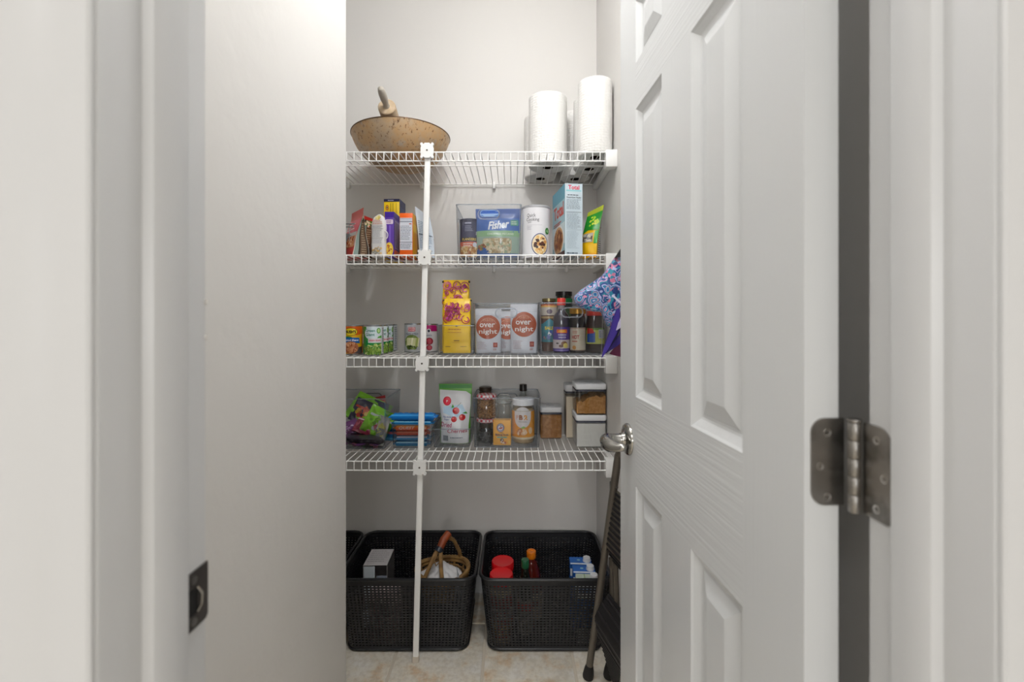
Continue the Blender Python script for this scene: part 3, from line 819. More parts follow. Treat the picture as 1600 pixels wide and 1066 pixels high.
# red bag leaning at the left, tan gusset towards the camera
t = thing('snack_bag', 'red and cream wedge-shaped snack bag leaning at the left wall', 'bag', (P(566, 1.80) - .040, 1.835, S2), R(-52), 'snack bags on the second shelf')
CRM = M('cream_film', 'cfc8ba', .35)
fm, gm_ = wedge(.135, .190, .066, [M('red_film', 'd2433a', .28), CRM], t, 'bag_body', lean=.03)
p = Print(fm, du=.01, dv=.01, h0=.001); p.rect(-.066, .045, .066, .10, 'c9c4c0'); p.rect(-.05, .040, .062, .085, 'd88a5c'); p.blobs(0, .062, .055, .02, 60, ['e0a070', 'c8683a', 'f0c8a0', 'b85030'], .007, 2, True); p.rect(-.066, .10, .066, .15, 'd9606a'); p.lines(-.05, .11, .05, .14, 3, 'f0d8d8', .5, 3)
p.build(t, INKG)
p = Print(gm_, du=.008, dv=.008, h0=.001); p.rect(-.030, .004, -.010, .150, '8fa09a'); p.rect(-.012, 0, .030, .150, '3c352c'); p.rect(-.004, .006, .024, .14, '6e5440'); p.lines(-.002, .01, .022, .135, 14, 'a89478', .4, 5); p.blobs(.0, .158, .02, .012, 16, ['e8dcc0', '5a7a3c', 'c8402c', 'f0e6d0'], .006, 6)
p.build(t, INKG)
# brown bag right behind it
t = thing('snack_bag', 'brown and green bag squeezed between red bag and white bag', 'bag', (P(575, 1.86), 1.885, S2), R(-14), 'snack bags on the second shelf')
fm, gm_ = wedge(.05, .178, .05, [M('brown_film', '5c4a3a', .35), CRM], t, 'bag_body', bulge=.003, rise=-.01)
p = Print(fm, du=.01, dv=.01, h0=.001); p.rect(-.024, .0, -.012, .15, '7c9084'); p.rect(-.011, .005, .016, .135, '6a4e3a'); p.lines(-.009, .01, .014, .13, 13, 'b09878', .5, 6); p.blobs(0, .152, .02, .013, 20, ['d8382c', 'f0e0c0', '6a8a3c'], .005, 3); p.rect(-.025, .165, .025, .178, 'cf3a30'); p.build(t, INKG)

# pale blue-white pack right of the orange box, behind the pole
t = thing('snack_bag', 'pale blue-white bag with dark text lines, half behind the support pole', 'bag', (P(664.5, 1.80), 1.815, S2), R(20), 'snack bags on the second shelf')
fm, gm_ = wedge(.060, .185, .05, [M('pale_blue_film', 'c3cdd8', .4), M('grey_film', '8f9094', .4)], t, 'bag_body', rise=-.020, lean=-.014, bulge=.004)
p = Print(fm, du=.01, dv=.01, h0=.001); p.lines(-.026, .035, .024, .142, 16, '7a90a8', .45, 5); p.rect(-.027, .088, .026, .0905, '32363e'); p.rect(-.03, 0, -.012, .020, 'e0a82c'); p.lines(-.012, .004, .026, .03, 3, '5a6470', .45, 9); p.build(t)
t = thing('snack_bag', 'brownish bag standing behind the pole, right of the pale blue bag', 'bag', (P(664.5, 1.95), 1.965, S2), R(20), 'snack bags on the second shelf')
wedge(.070, .135, .05, [M('taupe_film', '9a8a84', .4), M('grey_film', '8f9094', .4)], t, 'bag_body', rise=-.03)

# wire basket behind at the far left
t = thing('wire_basket', 'grey wire basket at the left end of the second shelf', 'basket', (-.685, 1.80, S2))
GW = M('grey_wire', '8e8f90', .35, .8)
GP = M('grey_box_card', '77797a', .7)
w2, d2, h2 = .075, .26, .135
for z in (h2, h2 - .012, h2 - .045, .004):
    MB().tube([(x, y, z) for x, y in rrect(-w2, 0, w2, d2, .02, 4)], .0025 if z > .1 else .0018, 6, closed=True).build('hoop', GW, t)
for i in range(7):
    x = -w2 + .012 + i * (2 * w2 - .024) / 6
    MB().tube([(x, 0, h2), (x, 0, .004), (x, d2, .004), (x, d2, h2)], .0014, 5).build('wire', GW, t)
t = thing('dark_box', 'dark grey box lying inside the grey wire basket', 'box', (-.685, 1.82, S2 + .008))
MB().rbox(-.062, 0, 0, .062, .2, .085, r=.004, b=.002).build('box_body', M('dark_grey_card', '4a4b4c', .6), t)
MB().rbox(-.064, -.002, .06, .064, .202, .092, r=.004, b=.002).build('box_lid', GP, t)

# ------------------------------------------------------------------ second shelf, right
BW = .262
bin_('clear bin on the second shelf holding the blue nut pouch and striped can', (P(763.5, 1.80), 1.80, S2), h=.213)
# nut can
D = 1.872
t = thing('nut_can', 'round nut can with navy and orange label inside the clear bin', 'can', (P(734.5, D), D, S2 + .006), R(4))
Rr, H = .0415, .158
MB().lathe([(0, 0), (Rr, 0), (Rr, H - .012), (Rr - .001, H - .012)], 40).build('can_wall', paper('navy_card', '35375c', .35), t)
MB().lathe([(Rr + .001, H - .012), (Rr + .0015, H - .010), (Rr + .0015, H - .001), (Rr, H), (0, H)], 40).build('can_lid', M('navy_lid', '2c2e50', .3), t)
p = Print(cyl_map(Rr), du=.006); p.rect(-.05, .066, .05, .082, '23243c'); p.text('PLANTERS', -.004, .074, .0105, 'e8c860', .060, bold=.03); p.rect(-.05, .040, .05, .064, 'd9684a'); p.lines(-.028, .044, .010, .060, 2, 'f4dcd0', .5, 2); p.rect(-.05, .014, .05, .040, 'b8542c')
p.blobs(0, .024, .05, .022, 120, ['d8a860', 'c08040', 'e8cc98', '9a5a2c', 'f0dcb4'], .006, 4, True, 1.5); p.disc(.020, .052, .009, .010, 'd8dce8'); p.lines(-.02, .105, .014, .13, 4, '9a9cb8', .4, 3); p.lines(-.02, .134, .012, .144, 1, 'c8cae0', .5, 7); p.text('1', .026, .098, .014, 'e4e4f0'); p.build(t)
# pecan pouch
D = 1.842
t = thing('nut_pouch', 'blue stand-up pouch of chopped nuts in the clear bin', 'pouch', (P(778.5, D), D, S2 + .006), R(-2))
W_, H = .172, Z(325.5, 1.83) - S2 - .006
fn, _ = pouch(W_, H, .055, M('blue_film', '3c6cb4', .3), t, seal=.11, wtop=.184, seed=4)
p = Print(fn, du=.008, dv=.008, h0=.0012)
p.rect(-.09, H * .80, .092, H * .995, '4560a0'); p.rect(-.087, H * .50, .09, H * .80, '3f6cb8'); p.rect(-.087, H * .40, .089, H * .54, '8fb88a'); p.rect(-.087, .014, .089, H * .42, '9db3a4')
p.text('Fisher', .002, H * .665, .034, 'f4f6fa', .088, bold=.035, shear=.35, rot=6); p.rr(.050, H * .64, .082, H * .76, .004, '5aa08c'); p.lines(.053, H * .66, .079, H * .74, 2, 'd0e8d8', .5, 7); p.text('CHOPPED PECANS', .010, H * .47, .008, 'eaf2e0', .105)
p.rr(-.062, .02, .055, H * .385, .012, 'b5a488'); p.blobs(-.004, H * .225, .055, .030, 300, ['cdbf9e', 'bfa880', 'e0d6bc', 'a48a62', 'd8cba8', '93a080'], .0055, 6, True)
p.poly([(-.087, .0), (-.03, .0), (-.038, .028), (-.060, .042), (-.087, .030)], '2458a0'); p.blobs(-.066, .040, .018, .010, 18, ['5a8a3c', 'b06a38', '7a4a28'], .005, 3); p.text('1', .012, H * .32, .020, 'f4f4ee', bold=.06)  # the white stroke is a painted lamp highlight, not lettering
p.rr(-.073, H * .835, .006, H * .975, .012, '9fc4ee'); p.rr(-.071, H * .845, .004, H * .965, .011, '0f5cc0'); p.build(t, INKG)  # bright blue panel: brighter look through the bin's handle hole, painted on
# oats canister
D = 1.830
t = thing('oats_canister', 'white cylindrical canister of quick cooking oats with a bowl picture', 'canister', (P(837.5, D), D, S2), 0)
Rr, H = .0562, Z(320, D - .05) - S2
MB().lathe([(0, .002), (Rr - .002, .002), (Rr, 0), (Rr, H - .008), (0, H - .008)], 48).build('canister_wall', paper('white_card', 'e2e2e6', .45), t)
MB().lathe([(Rr - .001, H - .010), (Rr + .0012, H - .009), (Rr + .0012, H - .001), (Rr - .001, H), (0, H - .002)], 48).build('canister_lid', M('grey_plastic_lid', 'a9aaae', .4), t)
p = Print(cyl_map(Rr), du=.007)
p.text('Quick', -.022, H * .795, .0165, '3a3c44', .036, bold=.0); p.text('Cooking', -.0165, H * .710, .0165, '3a3c44', .052, bold=0); p.text('OATS', -.029, H * .665, .0045, '4a4c54', .016); p.rect(-.040, H * .612, .022, H * .615, '90929a'); p.lines(-.040, H * .52, -.015, H * .60, 4, 'a8aab2', .3, 5)
p.disc(.0135, .050, .0345, .0435, '27407a', 36); p.disc(.0135, .050, .0315, .0400, 'e8d8b4', 36); p.blobs(.0135, .050, .027, .034, 90, ['e8c890', 'd0a058', 'f0e2c0', 'c88a48', 'e0b878'], .006, 8); p.blobs(.0135, .050, .024, .030, 14, ['4a2a22', '6a3a2c', '3a3038'], .006, 12)
p.disc(.044, H * .505, .010, .013, '2a7a30'); p.text('G', .044, H * .505, .010, 'cfe8c0'); p.build(t)
# cereal box
D = 1.742
t = thing('cereal_box', 'tall pale blue cereal box, the tallest item on the second shelf', 'box', (P(896.5, D) - .0, D, S2), R(9))
H, W_ = Z(287, D) - S2, .069
carton(W_, .19, H, paper('pale_blue_card', 'bfcfd8', .4), t)
p = Print(plane_map()); p.rect(-W_ / 2, 0, W_ / 2, H, 'c4d3dc'); p.text('Total', 0, H - .0145, .017, 'd8284c', .044, bold=.03); p.rect(-.03, H - .030, .03, H - .024, '8fc8d0'); p.lines(-.025, H - .047, .025, H - .041, 1, '3a4450', .5, 5); p.text('Nutrition Facts', 0, H - .053, .006, '20242c', .056, bold=.02)
p.lines(-.029, H * .645, .029, H * .785, 8, '6a7884', .35, 2); p.rect(-.030, H * .602, .030, H * .607, '202830'); p.lines(-.029, H * .375, .029, H * .59, 13, '7e8e9a', .3, 3); p.rect(-.030, H * .36, .030, H * .362, '50606a'); p.lines(-.029, H * .10, .020, H * .345, 13, 'a0b0ba', .3, 4); p.lines(-.028, .006, .028, .016, 1, '506070', .5, 8)
p.text('|||||||||||', .0, H - .075, .008, '3a4048', .03) if False else None; p.build(t)
p = Print(plane_map(-W_ / 2, 0, 0, 'left'), ); 
p.rect(-.19, 0, 0, H, '9cc4cf'); p.rect(-.19, H * .80, 0, H, '5aa0b8'); p.text('Total', -.092, H * .68, .052, 'c8483a', .15, bold=.04); p.rect(-.19, .05, 0, H * .48, 'cfe0e4'); p.disc(-.095, H * .26, .080, .062, 'e8e8e8'); p.disc(-.095, H * .26, .072, .054, 'c8a070'); p.blobs(-.095, H * .26, .062, .044, 110, ['b07038', '8a4a24', 'd8a060', 'a85a30', '6a3018'], .010, 5); p.rect(-.19, 0, 0, .022, '4a2c2c'); p.lines(-.16, .005, -.03, .017, 1, 'e8d8c8', .5, 7); p.lines(-.16, H * .47, -.03, H * .53, 2, 'c05a4a', .5, 5)
p.build(t)
# green and yellow bag
D = 1.80
t = thing('snack_bag', 'green and yellow foil bag with a pointed top, right end of the second shelf', 'bag', (P(925, D), D + .020, S2), R(-30), 'snack bags on the second shelf')
fm, gm_ = wedge(.066, .197, .062, [M('yellow_foil', 'eab80c', .22), M('silver_film', '9a9a98', .3)], t, 'bag_body', lean=.020, rise=.012, seed=5)
p = Print(fm, du=.007, dv=.007, h0=.001); p.poly([(-.040, .095), (-.012, .112), (.04, .105), (.04, .185), (-.040, .185)], '1f8a26'); p.rect(.018, .055, .040, .105, '2a9c30'); p.rect(-.040, .178, .04, .197, 'a8b42c'); p.blobs(0, .145, .026, .025, 14, ['a8cc2c', '4aa832', 'c8d040'], .006, 4); p.rect(-.030, .062, .014, .098, 'b8b0a0'); p.blobs(-.008, .08, .02, .015, 30, ['8a8c94', 'c8c0b0', '6a5a4a', 'e0d8c8'], .006, 9, True); p.rect(-.04, .0, .04, .018, 'e2a006'); p.build(t, INKG)
p = Print(gm_, du=.007, dv=.007, h0=.001); p.lines(-.022, .02, .022, .12, 12, '6f6f6c', .4, 5); p.rect(-.03, .0, -.02, .10, 'e0b020'); p.build(t, INKG)

# ------------------------------------------------------------------ third shelf
def bean_can(x, y, rz=0, label='', group=None):
    t, p = can('food_can', label, (x, y, S3), .0372, .118, rz, group, M('orange_yellow_label', 'e89010', .4))
    p.rect(-.045, .078, .045, .113, 'd8621c'); p.poly([(-.045, .006), (.045, .006), (.045, .085), (.02, .078), (-.045, .088)], 'e8b414'); p.poly([(.005, .006), (.045, .006), (.045, .034), (.02, .03)], '4a4648')
    p.disc(-.004, .092, .026, .0155, '2a2a18'); p.disc(-.004, .092, .0245, .0140, 'e8d020'); p.text("BUSH'S", -.004, .092, .013, '101410', .040, bold=.05); p.disc(-.016, .066, .020, .009, '3f8f2c'); p.poly([(-.034, .050), (.032, .046), (.030, .068), (-.034, .071)], '1460a8'); p.text('Baked Beans', -.001, .0595, .008, 'e8f0f8', .054, shear=.3, bold=.02)
    p.disc(-.004, .030, .030, .024, 'a86a40'); p.blobs(-.004, .030, .026, .020, 110, ['c88a60', 'a05a34', 'd8a078', '8a4424', 'b87850'], .0042, 4, False, 1.4)
    p.build(t, INKG); return t
t = bean_can(P(551.5, 1.832), 1.832, R(12), 'orange and yellow baked bean can at the wall edge'); 
t2, p = can('food_can', 'food can half hidden behind the baked bean can', (P(561, 1.925), 1.925, S3), .0372, .118, 0, None, M('green_brown_label', '6a7a4a', .4)); p.rect(-.03, .04, .03, .08, 'c8c8b0'); p.build(t2, INKG)
def green_can(x, y, label, rz):
    t, p = can('green_bean_can', label, (x, y, S3), .0362, .119, rz, 'row of green bean cans on the third shelf', M('white_blue_label', 'd4e0e4', .4))
    p.rect(-.056, .006, -.0265, .113, '2a8c34'); p.rect(-.0265, .006, .054, .062, '0f8a3c'); p.poly([(-.0265, .058), (.0, .062), (.0, .066), (-.0265, .08)], '3aa03c'); p.poly([(.012, .060), (.054, .060), (.054, .088), (.040, .080), (.02, .074)], '58ac4c')
    p.disc(-.008, .088, .026, .024, 'd4e4ea'); p.text('Green', -.011, .098, .0125, '20806a', .038, bold=.02); p.text('Giant', -.011, .0825, .0125, '20806a', .036, bold=.02)
    p.disc(.0225, .097, .0085, .0110, '4c9c3c'); p.disc(.0225, .097, .0055, .0075, 'b8d890')
    p.rect(-.018, .050, .034, .068, 'd8dce0'); p.text('GREEN BEANS', .008, .059, .0070, 'd8506a', .046, bold=.03)
    p.rect(-.030, .006, .034, .028, '5c8a34'); g = random.Random(3)
    for q in range(46):
        x0, y0 = g.uniform(-.030, .034), g.uniform(.008, .040); a = g.uniform(0, 3.14); L = g.uniform(.006, .013); c, s = math.cos(a), math.sin(a); w = .0022
        if q % 8 == 0: p.h += p.dh
        p.poly([(x0 - c * L - s * w, y0 - s * L + c * w), (x0 - c * L + s * w, y0 - s * L - c * w), (x0 + c * L + s * w, y0 + s * L - c * w), (x0 + c * L - s * w, y0 + s * L + c * w)], g.choice(['8fb04a', 'a8c464', '6f9238', 'c4d88c', '55802c']), False)
    p.h += p.dh * 2; p.rect(.0345, .006, .0365, .113, 'e6ecee'); p.rect(.0365, .006, .056, .113, 'b8bcc0'); p.lines(.0385, .012, .055, .108, 12, '55585e', .4, 4)
    p.build(t, INKG); return t
for y, l, r in ((1.802, 'first and nearest green bean can of the row', 14), (1.877, 'second green bean can from the front of the row', 52), (1.952, 'third green bean can from the front of the row', 50), (2.027, 'last green bean can of the row, at the back wall', -8)):
    green_can(-.549, y, l, R(r))
t, p = can('food_can', 'silver-white can of hearts of palm standing alone left of the pole', (P(646.3, 1.955), 1.955, S3), .0388, .124, 0, None, M('silver_label', 'b9bcc2', .35))
p.rr(-.016, .090, .015, .108, .003, 'c8505c'); p.rr(-.014, .094, .013, .106, .002, 'e8c8cc'); p.text('BADIA', 0, .1, .007, 'b82c3c', .024, bold=.05); p.text('Hearts of Palm', 0, .080, .010, '5c6c80', .055, shear=.3); p.disc(0, .045, .032, .031, '6c8038'); p.rect(-.032, .05, .032, .06, '9cae70')
g = random.Random(2)
for q in range(13):
    x0 = -.024 + q * .004; p.h += p.dh; p.poly([(x0 - .001, .028), (x0 + .004, .026), (x0 + .009, .062), (x0 + .004, .064)], g.choice(['dfe0b0', 'c8cf90', 'eceac8', 'a8b868']), False)
p.blobs(0, .022, .022, .008, 30, ['2c3c1c', '50682c', '8aa048'], .004, 5); p.build(t, INKG)
t, p = can('food_can', 'white can with magenta top band and beet picture right of the pole', (P(671, 1.965), 1.965, S3), .0365, .122, 0, None, M('white_label', 'cfcfd6', .35))
p.rect(-.05, .090, .05, .116, 'b0186c'); p.disc(.004, .092, .008, .009, 'e8e8ee'); p.disc(.004, .092, .0055, .0062, '2c2c44'); p.text('Beets', .002, .074, .009, '7a7c98', .030, shear=.3); p.disc(.006, .048, .016, .0155, '8c1c30'); p.disc(.006, .048, .011, .011, 'b03448'); p.disc(-.010, .040, .010, .010, '7a1828'); p.disc(.006, .021, .012, .0115, '941e34'); p.disc(.006, .021, .008, .008, 'b43c50'); p.build(t, INKG)

bin_('low clear tray holding two yellow coffee bags on the third shelf', (P(711.3, 1.80), 1.80, S3), w=.153, d=.27, h=.118, handle=False, name='storage_tray')
def coffee(x, y, z, h, w, label, seed, fold, rz=0):
    t = thing('coffee_bag', label, 'coffee bag', (x, y, z), rz, 'yellow coffee bags on the third shelf')
    YF_ = M('yellow_foil_bag', 'f9cd0a', .35)
    tt = .062; rg = []; nv = 14
    def th(v): return tt / 2 * (1 if v < fold else max(.10, 1 - ((v - fold) / (1 - fold)) ** .8))
    for k in range(nv + 1):
        v = k / nv; ww = w / 2 * (1 - .03 * math.sin(v * 3.1)); q = th(v)
        rg.append([(x_ + .0007 * math.sin(k * 2.3), y_ + .0010 * math.sin(k * 1.9 + x_ * 60), v * h) for x_, y_ in rrect(-ww, -q, ww, q, min(.006, q * .8), 3)])
    MB().loft(rg).build('bag_body', YF_, t, ang=30)
    def fm(u, v, l): return (u, -th(v / h) - l - .0012, v)
    p = Print(fm, dv=.008, h0=.0009)
    g = random.Random(seed); MG = ['b0206c', 'c03a8c', '8c1848', 'd05a9c', 'a83020']
    top = h * .965; low = h * .52
    for q in range(24):
        cx, cy = g.uniform(-w * .44, w * .44), g.uniform(low + .02, top - .010); r = g.uniform(.008, .020); c = g.choice(MG); a0 = g.uniform(0, 360)
        if abs(cx) + r > w / 2 - .001: cx = math.copysign(w / 2 - .001 - r, cx)
        p.arc(cx, cy, r * .88, r * .20, a0, a0 + 250, c); p.arc(cx + r * .15, cy, r * .48, r * .22, a0 + 90, a0 + 330, g.choice(MG)) 
        if q % 4 == 0: p.disc(cx, cy, r * .45, r * .45, g.choice(['7c1450', 'c03a8c']))
    for q in range(5):
        x0, y0 = g.uniform(-w * .35, w * .2), g.uniform(low + .01, top - .03); p.poly([(x0, y0), (x0 + .004, y0 - .001), (x0 + .014, y0 + .018), (x0 + .012, y0 + .020)], g.choice(MG))
    p.text('w', 0, h * .485, .0035, '3a2410', .010, bold=.08); p.lines(-.032, h * .41, .032, h * .455, 1, 'd08818', .45, 3); p.lines(-.035, h * .36, .035, h * .39, 1, 'cf7a14', .3, 3); p.rect(-.011, h * .218, .011, h * .232, '7a3c10'); p.lines(-.018, h * .185, .018, h * .20, 1, 'a86a18', .4, 4)
    p.rect(-.044, h * .113, -.024, h * .125, '8a4c18'); p.lines(.016, h * .105, .044, h * .132, 1, '8a4c18', .4, 9)
    p.build(t)
    for s in (-1, 1): MB().rbox(s * (w / 2 - .001) - .004, -.006, h - .012, s * (w / 2 - .001) + .004, .0, h - .004, r=.001, b=.0005).build('tin_tie', M('dark_tin_tie', '2a1c1c', .5), t)
D = 1.845
coffee(P(714.5, D), D + .005, S3 + .007, Z(466, D - .03) - S3 - .007, .111, 'nearer yellow coffee bag with magenta swirls, the shorter of the pair', 11, .80, R(1.5))
coffee(P(712.5, 1.925), 1.935, S3 + .007, Z(437.5, 1.925) - S3 - .007, .113, 'taller yellow coffee bag standing behind the shorter one', 23, .74, R(-1))

bin_('clear bin on the third shelf filled with white oat pouches', (P(791, 1.80), 1.80, S3), h=.205)
def oat_pouch(x, y, h, label, seed, w=.106, rz=0):
    t = thing('oat_pouch', label, 'pouch', (x, y, S3 + .006), rz, 'white oat pouches in the clear bin')
    fn, _ = pouch(w, h, .05, M('white_pouch_film', 'd9dce4', .38), t, seal=.10, seed=seed, crease=.0011)
    p = Print(fn, du=.007, dv=.007, h0=.0012)
    cy = h * .585; r = w * .455
    p.disc(0, cy, r, r * 1.0, 'b4522c', 36)
    p.arc(0, cy + .001, r * .72, .0012, 20, 160, 'e8b8a0', 16); p.text('oats', 0, cy + r * .58, .0105, 'd99878', .040, bold=.0)
    p.text('over', -.003, cy + r * .14, .0165, 'f2ece8', .062, bold=.018); p.text('night', 0, cy - r * .42, .0250, 'f2ece8', .074, bold=.018)
    p.rect(-w * .49, h * .845, w * .49, h * .853, 'b8bcc6'); p.rect(-w * .49, h * .885, w * .49, h * .889, 'c0c4cc'); p.lines(-w * .40, h * .08, -w * .02, h * .26, 6, 'b89aa0', .3, seed); p.rect(w * .20, h * .13, w * .36, h * .235, 'a8423c'); p.rect(w * .23, h * .155, w * .33, h * .21, 'c87868'); p.lines(w * .2, h * .06, w * .36, h * .10, 2, 'b06858', .5, 3)
    p.build(t, INKG)
oat_pouch(P(762.8, 1.845), 1.846, Z(482.5, 1.845) - S3 - .006, 'front left white oat pouch in the clear bin', 3)
oat_pouch(P(818.8, 1.845), 1.846, Z(475.5, 1.845) - S3 - .006, 'front right white oat pouch, taller than the left one', 5, .110)
oat_pouch(P(793, 1.92), 1.925, Z(486.5, 1.92) - S3 - .006, 'white oat pouch mostly hidden behind the two front pouches', 8)

bin_('clear bin on the third shelf holding sauce bottles and jars', (P(894, 1.80), 1.80, S3), h=.208)
zf = S3 + .006
# dark glass bottle with red cap
D = 1.858
t = thing('sauce_bottle', 'dark glass sauce bottle with a red cap and purple label', 'bottle', (P(877, D), D, zf))
H = Z(466, D) - zf; Rr = .0335
DG = M('dark_sauce_glass', '16131c', .08, spec=.6, coat=.5)
jar_body([(0, 0), (Rr - .003, 0), (Rr, .004), (Rr, H * .60), (Rr - .001, H * .645), (Rr * .80, H * .70), (Rr * .52, H * .75), (.0145, H * .80)], M('purple_black_sauce', '1c1630', .08, coat=.6), t, 'bottle_body')
jar_body([(.0145, H * .80), (.0135, H * .85), (.0135, H * .875)], M('bottle_neck_glass', '8f8488', .12, coat=.5), t, 'bottle_neck')
jar_body([(.0165, H * .865), (.0180, H * .87), (.0178, H * .985), (.016, H), (0, H)], M('red_cap_plastic', 'dd3a30', .3), t, 'cap')
p = Print(cyl_map(Rr), du=.006); p.rect(-.052, .006, .052, .105, '43288c'); p.rect(-.052, .018, .052, .052, 'c4b8bc'); p.rect(-.052, .052, .052, .053, 'e8d8c0'); p.rr(-.023, .080, .021, .095, .003, 'e0601c'); p.poly([(-.018, .083), (.016, .083), (.012, .092), (-.012, .092)], 'eea828'); p.text('HOISIN', 0, .073, .0065, 'dcd4ec', .032, bold=.03); p.text('SAUCE', 0, .063, .0065, 'dcd4ec', .030, bold=.03)
p.disc(.008, .038, .013, .009, '8a5a38'); p.disc(-.004, .028, .009, .006, '6a3c22'); p.disc(.014, .030, .010, .010, 'e0cc70'); p.disc(-.019, .039, .006, .003, '3a3230'); p.rect(-.03, .010, .03, .0125, 'a898d8'); p.build(t, INKG)
# tall salsa jar
D = 1.935
t = thing('salsa_jar', 'tall jar with gold lid and teal label left of the red-capped bottle', 'jar', (P(857.6, D), D, zf))
H = Z(466.5, D) - zf; Rr = .034
jar_body([(0, 0), (Rr - .002, 0), (Rr, .003), (Rr, H - .035), (Rr - .006, H - .020), (Rr - .007, H - .014)], M('dark_salsa', '4a2018', .12, coat=.5), t)
jar_body([(Rr - .006, H - .014), (Rr - .005, H - .013), (Rr - .005, H - .001), (Rr - .007, H), (0, H)], M('gold_lid', '8f8560', .3, .8), t, 'lid')
p = Print(cyl_map(Rr), du=.006); p.rect(-.05, H * .68, .05, H * .86, 'c4bcb0'); p.rect(-.05, H * .86, .05, H * .885, 'c05a2c'); p.rect(-.05, H * .83, .05, H * .86, 'e0b058'); p.rect(-.05, H * .62, .05, H * .66, 'a89060'); p.disc(.0, H * .75, .012, .010, '6a5a6c'); p.rect(-.05, .040, .05, H * .52, '1a8092'); p.poly([(-.03, H * .52), (.03, H * .52), (.0, H * .62)], '1a8092'); p.text('SALSA', .004, H * .44, .014, 'e8d030', .048, bold=.05); p.blobs(0, H * .3, .03, .018, 14, ['e0e4e0', 'd0b830', '2a50a0', '0e6880'], .007, 3); p.build(t, INKG)
# tall dark jar behind
D = 2.03
t = thing('pickle_jar', 'dark jar with black lid over a green band, tallest in the sauce bin', 'jar', (P(881, D), D, zf))
H = Z(456, D) - zf; Rr = .038
jar_body([(0, 0), (Rr - .002, 0), (Rr, .003), (Rr, H - .045), (Rr - .004, H - .03), (Rr - .004, H - .018)], M('dark_green_glass', '24301e', .1, coat=.5), t)
jar_body([(Rr - .004, H - .020), (Rr - .001, H - .019), (Rr - .001, H - .001), (Rr - .003, H), (0, H)], M('black_lid', '221d1c', .3), t, 'lid')
p = Print(cyl_map(Rr), du=.006, h0=.0002); p.rect(-.05, H * .80, .05, H * .88, '1f8a50') ; p.rect(-.05, H * .3, .05, H * .7, '3c5a2c'); p.build(t, INKG)
# jar with cream label HOT
D = 1.852
t = thing('fudge_jar', 'small dark jar with amber lid and cream label reading HOT', 'jar', (P(902.5, D), D, zf), R(-6))
H = Z(482, D) - zf; Rr = .0315
jar_body([(0, 0), (Rr - .002, 0), (Rr, .003), (Rr, H - .042), (Rr - .003, H - .028), (Rr - .005, H - .020)], M('dark_brown_sauce', '1e1612', .1, coat=.5), t)
jar_body([(Rr - .003, H - .023), (Rr + .002, H - .022), (Rr + .002, H - .003), (Rr - .001, H), (0, H)], M('amber_lid', 'b8862c', .25, .5), t, 'lid')
p = Print(cyl_map(Rr), du=.006); p.rect(-.040, .010, .046, .102, 'cfc4ae'); g = random.Random(6)
for y in (.0995, .0125):
    for q in range(12): p.poly([(-.038 + q * .007, y - .0025), (-.033 + q * .007, y - .0025), (-.0355 + q * .007, y + .0025)], '7a2c24', q == 0)
p.text('HOT', -.010, .064, .016, 'a8342c', .030, bold=.04); p.lines(-.022, .078, .004, .090, 2, 'b86a5c', .5, 3); p.lines(-.024, .043, .004, .051, 1, 'b0503c', .6, 3); p.disc(-.015, .022, .008, .008, 'c89050'); p.lines(.015, .03, .04, .09, 10, 'b8ac98', .3, 3); p.build(t, INKG)
# red lid jar
D = 1.872
t = thing('relish_jar', 'squat dark jar with red lid and yellow-green label under the bag', 'jar', (P(929, D), D, zf), R(8))
H = Z(486, D) - zf; Rr = .0385
jar_body([(0, 0), (Rr - .003, 0), (Rr, .004), (Rr, H * .62), (Rr - .004, H * .76), (Rr - .008, H * .88)], M('brown_relish', '33201a', .1, coat=.5), t)
jar_body([(Rr - .008, H * .88), (Rr - .005, H * .885), (Rr - .005, H - .001), (Rr - .007, H), (0, H)], M('red_metal_lid', 'c03024', .3, .2), t, 'lid')
p = Print(cyl_map(Rr), du=.006); p.rect(-.052, .036, .052, .100, 'b8bc54'); p.rect(-.052, .092, .052, .100, '5a8a34'); p.rect(-.045, .042, -.010, .085, '2450a0'); p.poly([(-.045, .076), (-.012, .08), (-.020, .098), (-.045, .1)], 'c83024'); p.rect(.004, .058, .034, .094, 'b8bcc4'); p.lines(.006, .062, .018, .090, 7, '4a4e5c', .45, 3); p.lines(.021, .062, .033, .090, 10, '8a8e9c', .3, 4); p.rect(-.008, .036, .05, .052, 'c8cc70'); p.build(t, INKG)
# ------------------------------------------------------------------ fourth shelf
bin_('clear bin at the left of the lowest shelf, filled with candy bags', (P(603, 1.845) - BW / 2, 1.84, S4), d=.255, h=.206, handle='back')
z4 = S4 + .006
def candy(x, y, z, w, h, t_, col, rot, label, seed, cols=None, crease=.004):
    t = thing('candy_bag', label, 'candy bag', (x, y, z), rot=rot, group='crumpled candy bags in the clear bin')
    fn, _ = pouch(w, h, t_, M('film_' + col, col, .22), t, seal=.09, seed=seed, crease=crease, foot=.3, power=3, nu=20, nv=20)
    if cols:
        p = Print(fn, du=.012, dv=.012, h0=.0016); g = random.Random(seed)
        p.blobs(0, h * .45, w * .36, h * .30, 26, cols, .009, seed); p.rect(-w * .42, h * .62, w * .42, h * .70, cols[0]); p.build(t, INKG)
Xc = lambda px, D=1.9: P(px, D)
L_, T_ = lambda px, py, D: P(px, D), 0
candy(P(571, 1.93), 1.93, z4 + .005, .17, .15, .05, '2a2230', (R(72), R(8), R(10)), 'dark plum candy bag at the bottom of the clear bin', 1, ['7a4a8c', '5a3a40', 'b0607c'])
candy(P(557, 1.91), 1.905, z4 + .012, .10, .09, .035, '8a4a8c', (R(-18), R(-20), R(10)), 'purple candy bag low at the left of the bin', 2, ['c890c8', 'e0c8e0', '6a2a6c'])
